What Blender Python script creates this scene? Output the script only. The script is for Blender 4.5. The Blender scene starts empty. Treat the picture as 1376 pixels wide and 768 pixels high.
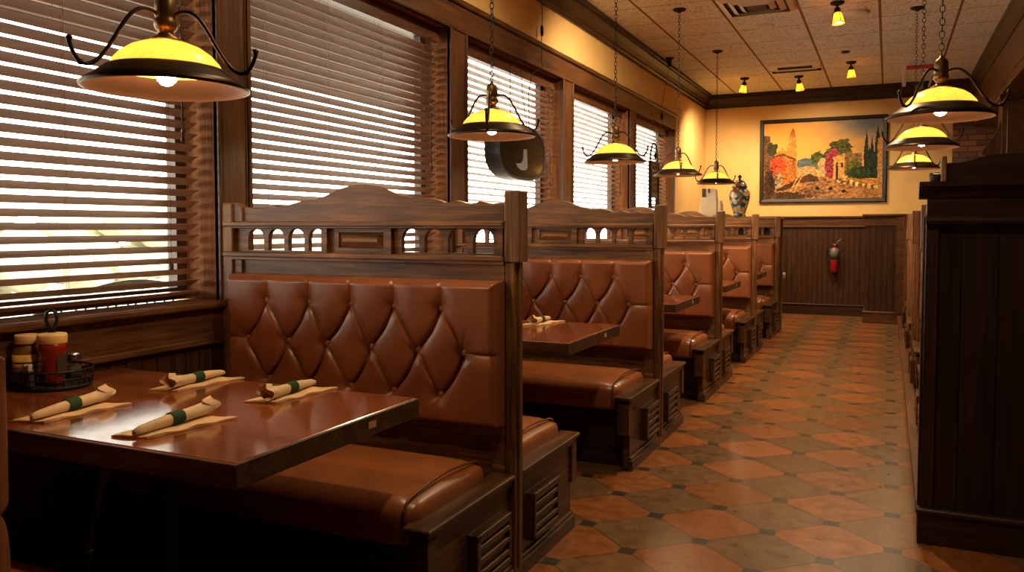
import bpy, bmesh, math, random
import numpy as np
from mathutils import Vector, Matrix
random.seed(7); rng = np.random.RandomState(11)
S = bpy.context.scene
COL = S.collection
PI = math.pi
R = math.radians

# ------------------------------------------------------------------ shader helpers
class X:
    """a socket with arithmetic"""
    def __init__(s, nt, v): s.nt, s.v = nt, v
    def _m(s, op, b=None, c=None):
        n = s.nt.nodes.new('ShaderNodeMath'); n.operation = op
        for i, a in enumerate((s, b, c)):
            if a is None: continue
            if isinstance(a, X):
                if isinstance(a.v, (int, float)): n.inputs[i].default_value = a.v
                else: s.nt.links.new(a.v, n.inputs[i])
            else: n.inputs[i].default_value = a
        return X(s.nt, n.outputs[0])
    def __add__(s, b): return s._m('ADD', b)
    def __sub__(s, b): return s._m('SUBTRACT', b)
    def __mul__(s, b): return s._m('MULTIPLY', b)
    def __truediv__(s, b): return s._m('DIVIDE', b)
    def abs(s): return s._m('ABSOLUTE')
    def floor(s): return s._m('FLOOR')
    def fract(s): return s._m('FRACT')
    def round(s): return s._m('ROUND')
    def lt(s, b): return s._m('LESS_THAN', b)
    def gt(s, b): return s._m('GREATER_THAN', b)
    def min(s, b): return s._m('MINIMUM', b)
    def max(s, b): return s._m('MAXIMUM', b)
    def mod(s, b): return s._m('FLOORED_MODULO', b)

class Mat:
    def __init__(s, name):
        s.m = bpy.data.materials.new(name); s.m.use_nodes = True
        s.nt = s.m.node_tree
        s.b = s.nt.nodes['Principled BSDF']; s.out = s.nt.nodes['Material Output']
    def n(s, t, **k):
        n = s.nt.nodes.new(t)
        for a, v in k.items(): setattr(n, a, v)
        return n
    def l(s, a, b):
        s.nt.links.new(a.v if isinstance(a, X) else a, b)
    def coord(s, which='Object', scale=(1, 1, 1)):
        tc = s.n('ShaderNodeTexCoord'); mp = s.n('ShaderNodeMapping')
        s.l(tc.outputs[which], mp.inputs[0]); mp.inputs['Scale'].default_value = scale
        return mp.outputs[0]
    def noise(s, vec, scale=5, detail=4, rough=.55, dist=0):
        n = s.n('ShaderNodeTexNoise'); s.l(vec, n.inputs['Vector'])
        n.inputs['Scale'].default_value = scale; n.inputs['Detail'].default_value = detail
        n.inputs['Roughness'].default_value = rough; n.inputs['Distortion'].default_value = dist
        return n.outputs[0]
    def ramp(s, f, stops, interp='LINEAR'):
        n = s.n('ShaderNodeValToRGB'); s.l(f, n.inputs[0]); cr = n.color_ramp; cr.interpolation = interp
        while len(cr.elements) < len(stops): cr.elements.new(.5)
        for e, (p, c) in zip(cr.elements, stops):
            e.position = p; e.color = (*c, 1)
        return n.outputs[0]
    def mix(s, f, a, b, blend='MIX'):
        n = s.n('ShaderNodeMix', data_type='RGBA', blend_type=blend)
        for i, v in ((0, f), (6, a), (7, b)):
            if isinstance(v, (X,)) and not isinstance(v.v, (int, float)): s.l(v.v, n.inputs[i])
            elif isinstance(v, bpy.types.NodeSocket): s.l(v, n.inputs[i])
            elif isinstance(v, (int, float)): n.inputs[i].default_value = v
            else: n.inputs[i].default_value = (*v, 1)
        return n.outputs[2]
    def bump(s, h, strength=.3, dist=.002):
        n = s.n('ShaderNodeBump'); s.l(h, n.inputs['Height'])
        n.inputs['Strength'].default_value = strength; n.inputs['Distance'].default_value = dist
        s.l(n.outputs[0], s.b.inputs['Normal'])
    def set(s, color=None, rough=None, metal=None, spec=None, coat=None, emit=None, estr=None, sub=None):
        I = s.b.inputs
        if color is not None:
            if isinstance(color, (tuple, list)): I['Base Color'].default_value = (*color, 1)
            else: s.l(color, I['Base Color'])
        if rough is not None:
            if isinstance(rough, (int, float)): I['Roughness'].default_value = rough
            else: s.l(rough, I['Roughness'])
        if metal is not None: I['Metallic'].default_value = metal
        if spec is not None: I['Specular IOR Level'].default_value = spec
        if coat is not None: I['Coat Weight'].default_value = coat; I['Coat Roughness'].default_value = .12
        if emit is not None: I['Emission Color'].default_value = (*emit, 1); I['Emission Strength'].default_value = estr
        return s

def plain(name, color, rough=.5, metal=0, **k):
    return Mat(name).set(color, rough, metal, **k).m

def wood(name, axis, dark, light, rough=.42, fine=1.0, spec=.4, coat=0, planks=False):
    M = Mat(name)
    sc = [22, 22, 22]; sc[axis] = 1.5
    v = M.coord('Object', tuple(c * fine for c in sc))
    a = M.noise(v, 1.2, 5, .62, .9)
    sc2 = [190, 190, 190]; sc2[axis] = 5
    b = M.noise(M.coord('Object', tuple(sc2)), 1.0, 2, .5)
    big = M.noise(M.coord('Object'), 2.3, 2, .5)
    mid = tuple((p * .6 + q * .4) for p, q in zip(dark, light))
    c = M.ramp(a, [(.28, dark), (.5, mid), (.72, light)])
    pores = M.ramp(b, [(.36, (.45, .42, .4)), (.52, (1, 1, 1))])
    c = M.mix(.75, c, pores, 'MULTIPLY')
    pat = M.ramp(big, [(.3, (.72, .70, .68)), (.7, (1.15, 1.12, 1.1))])
    c = M.mix(.7, c, pat, 'MULTIPLY')
    if planks:
        tc = M.n('ShaderNodeTexCoord'); sp = M.n('ShaderNodeSeparateXYZ'); M.l(tc.outputs['Object'], sp.inputs[0])
        y = X(M.nt, sp.outputs[1]) / .122
        cb = M.n('ShaderNodeTexWhiteNoise', noise_dimensions='1D'); M.l((y + .5).floor(), cb.inputs['W'])
        c = M.mix(.8, c, M.ramp(cb.outputs['Value'], [(0, (.80, .78, .76)), (1, (1.15, 1.12, 1.1))]), 'MULTIPLY')
        c = M.mix(((y + .5).fract() - .5).abs().gt(.485), c, tuple(q * .55 for q in dark))
    M.set(c, rough, spec=spec, coat=coat)
    M.bump(b, .25 if not planks else .06, .001)
    return M.m

# ------------------------------------------------------------------ mesh helpers
class MB:
    def __init__(s): s.bm = bmesh.new()
    def _merge(s, b, smooth=False, mat=0):
        if smooth:
            for f in b.faces: f.smooth = True
        for f in b.faces: f.material_index = mat
        me = bpy.data.meshes.new('tmp'); b.to_mesh(me); b.free()
        s.bm.from_mesh(me); bpy.data.meshes.remove(me)
        return s
    def box(s, x0, x1, y0, y1, z0, z1, bev=0, seg=1, smooth=False, mat=0, rot=None, piv=None):
        b = bmesh.new()
        bmesh.ops.create_cube(b, size=1)
        bmesh.ops.scale(b, verts=b.verts, vec=(x1 - x0, y1 - y0, z1 - z0))
        bmesh.ops.translate(b, verts=b.verts, vec=((x0 + x1) / 2, (y0 + y1) / 2, (z0 + z1) / 2))
        if bev: bmesh.ops.bevel(b, geom=list(b.edges), offset=bev, segments=seg, affect='EDGES', profile=.5)
        if rot is not None: bmesh.ops.rotate(b, verts=b.verts, cent=piv or ((x0 + x1) / 2, (y0 + y1) / 2, (z0 + z1) / 2), matrix=rot)
        return s._merge(b, smooth, mat)
    def prism(s, pts, axis, d0, d1, mat=0, bev=0):
        """polygon pts in the plane across axis, extruded d0..d1"""
        b = bmesh.new()
        def P(p, d):
            if axis == 0: return (d, p[0], p[1])
            if axis == 1: return (p[0], d, p[1])
            return (p[0], p[1], d)
        A = [b.verts.new(P(p, d0)) for p in pts]; B = [b.verts.new(P(p, d1)) for p in pts]
        b.faces.new(A); b.faces.new(list(reversed(B)))
        n = len(pts)
        for i in range(n): b.faces.new((A[i], B[i], B[(i + 1) % n], A[(i + 1) % n]))
        bmesh.ops.recalc_face_normals(b, faces=b.faces)
        if bev: bmesh.ops.bevel(b, geom=[e for e in b.edges if e.calc_face_angle(0) > .6], offset=bev, segments=1, affect='EDGES')
        return s._merge(b, False, mat)
    def lathe(s, prof, c=(0, 0, 0), seg=32, mat=0, close=False, sx=1, sy=1, smooth=True):
        b = bmesh.new(); rings = []
        for r, z in prof:
            if r < 1e-5: rings.append([b.verts.new((c[0], c[1], c[2] + z))])
            else: rings.append([b.verts.new((c[0] + sx * r * math.cos(2 * PI * i / seg), c[1] + sy * r * math.sin(2 * PI * i / seg), c[2] + z)) for i in range(seg)])
        pairs = list(zip(rings, rings[1:]))
        if close: pairs.append((rings[-1], rings[0]))
        for a, d in pairs:
            if len(a) == 1 and len(d) == 1: continue
            for i in range(seg):
                j = (i + 1) % seg
                if len(a) == 1: b.faces.new((a[0], d[j], d[i]))
                elif len(d) == 1: b.faces.new((a[i], a[j], d[0]))
                else: b.faces.new((a[i], a[j], d[j], d[i]))
        bmesh.ops.recalc_face_normals(b, faces=b.faces)
        return s._merge(b, smooth, mat)
    def tube(s, pts, r, seg=8, closed=False, mat=0, radii=None):
        P = [Vector(p) for p in pts]; n = len(P); b = bmesh.new(); rings = []
        up = Vector((0, 0, 1)); last = None
        for i in range(n):
            if closed: t = P[(i + 1) % n] - P[i - 1]
            else: t = P[min(i + 1, n - 1)] - P[max(i - 1, 0)]
            t.normalize()
            if last is None:
                ref = up if abs(t.dot(up)) < .9 else Vector((1, 0, 0))
                u = t.cross(ref).normalized()
            else:
                u = (last - t * last.dot(t)).normalized()
            last = u; w = t.cross(u)
            rr = radii[i] if radii else r
            rings.append([b.verts.new(P[i] + (u * math.cos(2 * PI * k / seg) + w * math.sin(2 * PI * k / seg)) * rr) for k in range(seg)])
        m = n if closed else n - 1
        for i in range(m):
            A, B = rings[i], rings[(i + 1) % n]
            for k in range(seg): b.faces.new((A[k], A[(k + 1) % seg], B[(k + 1) % seg], B[k]))
        if not closed:
            b.faces.new(list(reversed(rings[0]))); b.faces.new(rings[-1])
        bmesh.ops.recalc_face_normals(b, faces=b.faces)
        return s._merge(b, True, mat)
    def ball(s, c, r, sc=(1, 1, 1), u=16, v=10, mat=0):
        b = bmesh.new(); bmesh.ops.create_uvsphere(b, u_segments=u, v_segments=v, radius=r)
        bmesh.ops.scale(b, verts=b.verts, vec=sc); bmesh.ops.translate(b, verts=b.verts, vec=c)
        return s._merge(b, True, mat)
    def mesh(s, name='m', weighted=False):
        me = bpy.data.meshes.new(name); s.bm.to_mesh(me); s.bm.free()
        return me

def link(name, me, mats, parent=None, loc=(0, 0, 0), rz=0):
    if not isinstance(mats, (list, tuple)): mats = [mats]
    if not me.materials:
        for m in mats: me.materials.append(m)
    o = bpy.data.objects.new(name, me); COL.objects.link(o)
    o.location = loc; o.rotation_euler = (0, 0, rz)
    if parent: o.parent = parent
    return o
def part(name, mb, mats, parent, **k): return link(name, mb.mesh(name), mats, parent, **k)
def tag(o, label, cat, group=None, kind=None):
    o['label'] = label; o['category'] = cat
    if group: o['group'] = group
    if kind: o['kind'] = kind
    return o
def thing(name, label, cat, loc=(0, 0, 0), rz=0, group=None):
    o = bpy.data.objects.new(name, None); COL.objects.link(o)
    o.location = loc; o.rotation_euler = (0, 0, rz); o.empty_display_size = .05
    return tag(o, label, cat, group)
def struct(name, mb, mats, parent=None, **k):
    o = part(name, mb, mats, parent, **k)
    if parent is None: o['kind'] = 'structure'
    return o
def kids(o): return [c for c in bpy.data.objects if c.parent == o]
def dup(o, parent=None):
    c = o.copy(); COL.objects.link(c); c.parent = parent
    for k in kids(o): dup(k, c)
    return c
def copy_thing(o, loc, label, rz=None):
    c = dup(o); c.location = loc; c['label'] = label
    if rz is not None: c.rotation_euler = (0, 0, rz)
    return c

# ------------------------------------------------------------------ materials
DK, LT = (.048, .018, .006), (.42, .185, .062)
OAK = [wood('oak_grain_%s' % 'xyz'[i], i, DK, LT) for i in range(3)]
ENDW = wood('bench_end_oak', 1, (.026, .011, .005), (.155, .066, .023), .36)
DARK = [wood('dark_oak_%s' % 'xyz'[i], i, (.018, .008, .004), (.070, .030, .012), .38) for i in range(3)]
CASE = [wood('casing_oak_%s' % 'xyz'[i], i, (.062, .024, .010), (.185, .080, .031), .36) for i in range(3)]
TABLE = wood('table_cherry', 0, (.21, .050, .013), (.48, .140, .036), .15, .5, .6, 1.0, True)
TEDGE = wood('table_edge_oak', 0, (.030, .013, .006), (.14, .062, .024), .4, .8)

def leather(name, col):
    M = Mat(name)
    v = M.coord('Object')
    n = M.noise(v, 6, 3, .5)
    c = M.ramp(n, [(.3, tuple(x * .82 for x in col)), (.7, tuple(x * 1.15 for x in col))])
    vo = M.n('ShaderNodeTexVoronoi'); M.l(v, vo.inputs['Vector']); vo.inputs['Scale'].default_value = 420
    M.set(c, .30, spec=.55); M.bump(vo.outputs['Distance'], .12, .0006)
    return M.m
LEATHER = leather('brown_leather', (.235, .075, .028))
BUTL = leather('button_leather', (.33, .12, .05))
SEATL = leather('tan_leather', (.27, .088, .026))
WELT = plain('leather_welt', (.16, .045, .016), .4)
BLACKM = plain('black_metal', (.012, .011, .010), .5, .4)
BLACKP = plain('black_paint', (.008, .008, .008), .8)
BRONZE = plain('dark_bronze', (.045, .027, .017), .38, .85)
BRASSD = plain('aged_brass', (.20, .115, .045), .4, .9)
COPPER = plain('copper_inside', (.055, .021, .009), .5, .2)

def amber(name, col, e):
    M = Mat(name)
    n = M.noise(M.coord('Object'), 26, 4, .6, .6)
    c = M.ramp(n, [(.3, tuple(x * .78 for x in col)), (.7, tuple(min(1, x * 1.15) for x in col))])
    tr = M.n('ShaderNodeBsdfTranslucent'); M.l(c, tr.inputs[0])
    M.set(c, .25); M.b.inputs['Emission Strength'].default_value = e; M.l(c, M.b.inputs['Emission Color'])
    mx = M.n('ShaderNodeMixShader'); mx.inputs[0].default_value = .45
    M.l(M.b.outputs[0], mx.inputs[1]); M.l(tr.outputs[0], mx.inputs[2]); M.l(mx.outputs[0], M.out.inputs[0])
    return M.m
AMBER = amber('amber_shade_glass', (.95, .61, .12), .52)
AMBER_JAR = amber('amber_jar_glass', (.85, .50, .09), .35)
def emitter(name, col, s):
    M = Mat(name); M.set((.9, .8, .6), .4, emit=col, estr=s); return M.m
BULB = emitter('warm_bulb', (1, .72, .40), 120)
SPOTB = emitter('spot_bulb', (1, .80, .45), 30)

def thin_glass(name, tint=(.97, .98, .97), gl=.06):
    M = Mat(name); t = M.n('ShaderNodeBsdfTransparent'); t.inputs[0].default_value = (*tint, 1)
    g = M.n('ShaderNodeBsdfGlossy'); g.inputs['Roughness'].default_value = .02
    mx = M.n('ShaderNodeMixShader'); mx.inputs[0].default_value = gl
    M.l(t.outputs[0], mx.inputs[1]); M.l(g.outputs[0], mx.inputs[2]); M.l(mx.outputs[0], M.out.inputs[0])
    return M.m
GLASS = thin_glass('window_glass')
JARG = thin_glass('jar_glass', (.80, .82, .78), .12)

def plaster(name, col):
    M = Mat(name); n = M.noise(M.coord('Object'), 3, 4, .6)
    c = M.ramp(n, [(.3, tuple(x * .93 for x in col)), (.7, tuple(x * 1.05 for x in col))])
    M.set(c, .75, spec=.2); f = M.noise(M.coord('Object'), 140, 2, .5); M.bump(f, .08, .001); return M.m
YELLOW = plaster('yellow_plaster', (.72, .46, .175))
DIM = plaster('brown_plaster', (.16, .09, .045))

def floor_mat():
    M = Mat('octagon_clay_tile'); tc = M.n('ShaderNodeTexCoord'); sp = M.n('ShaderNodeSeparateXYZ')
    M.l(tc.outputs['Object'], sp.inputs[0])
    x, y = X(M.nt, sp.outputs[0]), X(M.nt, sp.outputs[1])
    PX, PY = .4667, .43
    p = (x + .428) / PX; q = (y - 3.445) / PY
    u, v = p + q, p - q
    du, dv = u - u.round(), v - v.round()
    ax = ((du + dv) * (PX / 2)).abs(); ay = ((du - dv) * (PY / 2)).abs()
    dot = ax.max(ay).lt(.030); dotl = ax.max(ay).lt(.0325)
    groove = (du.abs().min(dv.abs()) * .22).lt(.0016)
    iu, iv = u.floor(), v.floor()
    par = (iu + iv).mod(2.0)
    wn = M.n('ShaderNodeTexWhiteNoise', noise_dimensions='2D'); cb = M.n('ShaderNodeCombineXYZ')
    M.l(iu, cb.inputs[0]); M.l(iv, cb.inputs[1]); M.l(cb.outputs[0], wn.inputs['Vector'])
    rnd = X(M.nt, wn.outputs['Value'])
    vec = M.coord('Object')
    mott = M.noise(vec, 16, 6, .65, .3); fine = M.noise(vec, 70, 3, .6)
    orange = M.ramp(mott, [(.25, (.135, .044, .012)), (.5, (.22, .074, .018)), (.75, (.30, .112, .030))])
    grey = M.ramp(mott, [(.25, (.068, .036, .015)), (.5, (.125, .068, .028)), (.78, (.185, .102, .042))])
    c = M.mix(par, orange, grey)
    tint = M.ramp(rnd.v, [(0, (.78, .76, .74)), (.5, (1, 1, 1)), (1, (1.18, 1.08, 1.0))])
    c = M.mix(.9, c, tint, 'MULTIPLY')
    c = M.mix(.2, c, M.ramp(fine, [(.35, (.6, .6, .6)), (.6, (1.1, 1.1, 1.1))]), 'MULTIPLY')
    c = M.mix(groove, c, (.020, .011, .006))
    c = M.mix(dotl, c, (.05, .03, .018))
    c = M.mix(dot, c, (.030, .022, .017))
    M.set(c, M.ramp(mott, [(.3, (.27,) * 3), (.7, (.37,) * 3)]), spec=.4)
    h = M.mix(groove.max(dotl - dot), (1, 1, 1), (0, 0, 0))
    M.bump(h, .35, .0015)
    return M.m

def ceil_mat():
    M = Mat('fissured_ceiling_tile'); tc = M.n('ShaderNodeTexCoord'); sp = M.n('ShaderNodeSeparateXYZ')
    M.l(tc.outputs['Object'], sp.inputs[0])
    x, y = X(M.nt, sp.outputs[0]), X(M.nt, sp.outputs[1])
    fx = ((x + 2.06) / .6525); fy = ((y - 7.81) / .62)
    gx = ((fx - fx.round()).abs() * .6525).lt(.012); gy = ((fy - fy.round()).abs() * .62).lt(.005)
    v = M.coord('Object')
    a = M.noise(v, 34, 4, .7, .5); b = M.noise(v, 5, 2, .5)
    c = M.ramp(a, [(.36, (.40, .38, .34)), (.46, (.78, .77, .73)), (.6, (.87, .86, .83))])
    c = M.mix(.5, c, M.ramp(b, [(.3, (.90,) * 3), (.7, (1.04,) * 3)]), 'MULTIPLY')
    c = M.mix(gy, c, (.22, .15, .10))
    c = M.mix(gx, c, (.24, .14, .075))
    M.set(c, .85, spec=.15); M.bump(a, .5, .004)
    return M.m

def bead_mat(name, axis, dark, light, pitch=.07):
    """vertical oak boards with grooves across axis"""
    M = Mat(name)
    v = M.coord('Object', (22, 22, 1.5)); a = M.noise(v, 1.2, 5, .62, 1.2)
    b = M.noise(M.coord('Object', (160, 160, 5)), 1, 2, .5)
    c = M.ramp(a, [(.28, dark), (.72, light)])
    c = M.mix(.7, c, M.ramp(b, [(.36, (.45,) * 3), (.52, (1,) * 3)]), 'MULTIPLY')
    tc = M.n('ShaderNodeTexCoord'); sp = M.n('ShaderNodeSeparateXYZ'); M.l(tc.outputs['Object'], sp.inputs[0])
    x = X(M.nt, sp.outputs[axis]) / pitch
    d = (x - x.round()).abs() * pitch
    c = M.mix(d.lt(.003), c, tuple(k * .35 for k in dark))
    M.set(c, .4, spec=.4)
    M.bump((d.min(.006) * 160).v, .5, .003)
    return M.m
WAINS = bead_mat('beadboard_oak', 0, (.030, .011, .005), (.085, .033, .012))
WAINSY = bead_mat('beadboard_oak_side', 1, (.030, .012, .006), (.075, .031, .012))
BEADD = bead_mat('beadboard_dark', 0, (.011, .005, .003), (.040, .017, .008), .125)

def brick_mat():
    M = Mat('old_brick'); tc = M.n('ShaderNodeTexCoord'); sp = M.n('ShaderNodeSeparateXYZ'); cb = M.n('ShaderNodeCombineXYZ')
    M.l(tc.outputs['Object'], sp.inputs[0]); M.l(sp.outputs[0], cb.inputs[0]); M.l(sp.outputs[2], cb.inputs[1])
    b = M.n('ShaderNodeTexBrick'); M.l(cb.outputs[0], b.inputs['Vector'])
    b.inputs['Color1'].default_value = (.34, .13, .06, 1); b.inputs['Color2'].default_value = (.13, .065, .045, 1)
    b.inputs['Mortar'].default_value = (.055, .043, .034, 1)
    b.inputs['Scale'].default_value = 1; b.inputs['Brick Width'].default_value = .21; b.inputs['Row Height'].default_value = .075
    b.inputs['Mortar Size'].default_value = .006
    M.set(b.outputs[0], .8); return M.m

def slat_mat():
    M = Mat('stained_slat'); n = M.noise(M.coord('Object', (8, 1.2, 8)), 3, 3, .6)
    M.set(M.ramp(n, [(.3, (.24, .135, .085)), (.7, (.34, .195, .125))]), .38, spec=.45); return M.m
SLAT = slat_mat()
SLATD = wood('blind_valance', 1, (.075, .026, .012), (.16, .064, .028), .35)

# ------------------------------------------------------------------ the setting
XW = -2.52          # plaster face of the window wall
YF = 12.45          # far wall
HC = 3.20
struct('floor', MB().box(-2.80, 3.0, -2.2, 12.7, -.1, 0), floor_mat())
struct('ceiling', MB().box(-2.80, 3.0, -2.2, 12.7, HC, HC + .1), ceil_mat())
WINS = [(.82, 2.555), (2.75, 4.514), (4.742, 6.462), (6.712, 8.42), (8.644, 10.40)]
ZS, ZH = .95, 2.49
mb = MB()
mb.box(-2.75, XW, -2.2, 12.6, 0, ZS - .03); mb.box(-2.75, XW, -2.2, 12.6, ZH + .03, HC)
edges = [-2.2] + [e for a, b in WINS for e in (a - .02, b + .02)] + [12.6]
for a, b in zip(edges[0::2], edges[1::2]): mb.box(-2.75, XW, a, b, ZS - .03, ZH + .03)
struct('wall_left', mb, YELLOW)
struct('wall_far', MB().box(-2.75, .76, YF, YF + .15, 0, HC), YELLOW)
struct('wall_far_side', MB().box(.76, 3.0, YF, YF + .15, 0, HC), brick_mat())
struct('wall_right', MB().box(2.85, 3.0, -2.2, 12.6, 0, HC), DIM)
struct('wall_back', MB().box(-2.75, 3.0, -2.2, -2.05, 0, HC), DIM)

# window casing: head board, mullions, stool, apron, jamb linings
mb = MB()
mb.box(XW, -2.50, -2.0, 10.48, ZH, 2.665, .004)
mb.box(XW, -2.475, -2.0, 10.49, 2.655, 2.69, .006)
mb.box(XW, -2.490, -2.0, 10.48, ZH, ZH + .02, .004)
struct('trim_1', mb, CASE[1])
k = 2
mul = [(-2.0, .82), (2.555, 2.75), (4.514, 4.742), (6.462, 6.712), (8.42, 8.644), (10.40, 10.48)]
for a, b in mul:
    mb = MB().box(XW, -2.50, a + .018, b - .018, ZS - .15, ZH, .004)
    for e, sgn in ((a, 1), (b, -1)):
        if e in (-2.0, 10.48): continue
        mb.box(XW - .0, -2.488, min(e, e + sgn * .02), max(e, e + sgn * .02), ZS, ZH, .004)
        mb.box(XW - .0, -2.494, min(e + sgn * .024, e + sgn * .032), max(e + sgn * .024, e + sgn * .032), ZS, ZH, .003)
    struct('trim_%d' % k, mb, CASE[2]); k += 1
mb = MB().box(-2.66, -2.465, -2.0, 10.50, ZS - .028, ZS, .008, 2)
struct('trim_%d' % k, mb, CASE[1]); k += 1
mb = MB().box(XW, -2.495, -2.0, 10.48, .785, ZS - .028, .004).box(XW, -2.487, -2.0, 10.48, .775, .80, .004)
struct('trim_%d' % k, mb, CASE[1]); k += 1
struct('trim_%d' % k, MB().box(XW, -2.508, -2.0, 12.4, .12, .775), WAINSY); k += 1
struct('baseboard_left', MB().box(XW, -2.495, -2.0, 12.4, 0, .13, .005), DARK[1])
# crown mouldings
def crown(flip=1):
    return [(0, 0), (.022, 0), (.022, .02), (.035, .03), (.040, .055), (.060, .09), (.090, .118), (.105, .128), (.105, .150), (.125, .155), (.125, .19), (0, .19)]
mb = MB().prism([(XW + a, 3.01 + b) for a, b in crown()], 1, -2.0, YF)
struct('trim_%d' % k, mb, DARK[1]); k += 1
mb = MB().prism([(YF - a, 3.01 + b) for a, b in crown()], 0, XW, 1.0)
struct('trim_%d' % k, mb, DARK[0]); k += 1
# bulkhead beam on the right with its crown, header over the brick
mb = MB().box(1.0, 1.35, -2.05, YF, 2.585, HC).box(.985, 1.365, -2.05, YF, 2.565, 2.60, .006).box(.988, 1.0, -2.05, YF, 2.66, 2.68, .004)
struct('beam', mb, CASE[1])
mb = MB().prism([(1.0 - a * .6, 3.01 + b) for a, b in crown()], 1, -2.0, YF)
struct('trim_%d' % k, mb, DARK[1]); k += 1
mb = MB().box(.76, 1.0, YF - .06, YF, 2.58, HC).box(1.35, 2.85, YF - .06, YF, 2.58, HC)
struct('trim_%d' % k, mb, CASE[0]); k += 1
# far wall wainscot: panel, rail, cap, base
mb = MB().box(XW, .16, YF - .02, YF, .14, 1.28)
struct('trim_%d' % k, mb, WAINS); k += 1
mb = MB().box(XW, .16, YF - .03, YF, 1.255, 1.385).box(XW, .16, YF - .045, YF, 1.245, 1.27, .006).box(XW, .16, YF - .055, YF, 1.38, 1.405, .006)
struct('trim_%d' % k, mb, CASE[0]); k += 1
struct('baseboard_far', MB().box(XW, .16, YF - .035, YF, 0, .14, .004).box(XW, .16, YF - .045, YF, .135, .155, .006), DARK[0])
# low pier returning from the far wall at the end of the aisle
mb = MB().box(-.27, .30, 11.62, YF - .05, .14, 1.28)
struct('partition_far', mb, WAINS)
mb = MB().box(-.285, .30, 11.605, YF - .05, 0, .14, .004).box(-.29, .30, 11.60, YF - .05, .13, .155, .006)
mb.box(-.28, .30, 11.61, YF - .05, 1.27, 1.395).box(-.31, .31, 11.58, YF - .05, 1.39, 1.42, .008)
mb.box(-.05 + .15, .30, 11.59, 11.62, .14, 1.39)
struct('trim_%d' % k, mb, CASE[0]); k += 1
# square oak column under the beam with a curved bracket
mb = MB().box(1.02, 1.33, 9.55, 9.90, 0, 2.50).box(1.0, 1.35, 9.53, 9.92, 2.50, 2.53, .006).box(.98, 1.37, 9.51, 9.94, 2.53, 2.585, .01)
mb.box(1.06, 1.29, 9.535, 9.55, 1.5, 2.42, .006)
mb.prism([(1.02, 1.98), (1.02, 2.32), (1.005, 2.31), (.99, 2.24), (.955, 2.16), (.90, 2.08), (.86, 2.03), (.85, 1.98)], 1, 9.62, 9.70)
struct('column', mb, CASE[2])

# windows
PANE = GLASS
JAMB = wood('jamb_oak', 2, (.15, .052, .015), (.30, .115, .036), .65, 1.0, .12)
SASH = plain('dark_sash', (.050, .022, .012), .45)
for i, (a, b) in enumerate(WINS):
    w = bpy.data.objects.new('window_%d' % (i + 1), None); COL.objects.link(w); w['kind'] = 'structure'; w.location = (-2.70, (a + b) / 2, ZS)
    hw = (b - a) / 2; H = ZH - ZS
    mb = MB()
    mb.box(-.03, .02, -hw, -hw + .05, 0, H); mb.box(-.03, .02, hw - .05, hw, 0, H)
    mb.box(-.03, .02, -hw + .05, hw - .05, 0, .05); mb.box(-.03, .02, -hw + .05, hw - .05, H - .05, H)
    part('window_frame', mb, SASH, w)
    part('window_pane', MB().box(-.008, -.002, -hw + .04, hw - .04, .04, H - .04), PANE, w)
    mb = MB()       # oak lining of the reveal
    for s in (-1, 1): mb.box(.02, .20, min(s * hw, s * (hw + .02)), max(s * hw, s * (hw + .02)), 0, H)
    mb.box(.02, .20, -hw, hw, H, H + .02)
    part('jamb_lining', mb, JAMB, w)

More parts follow.
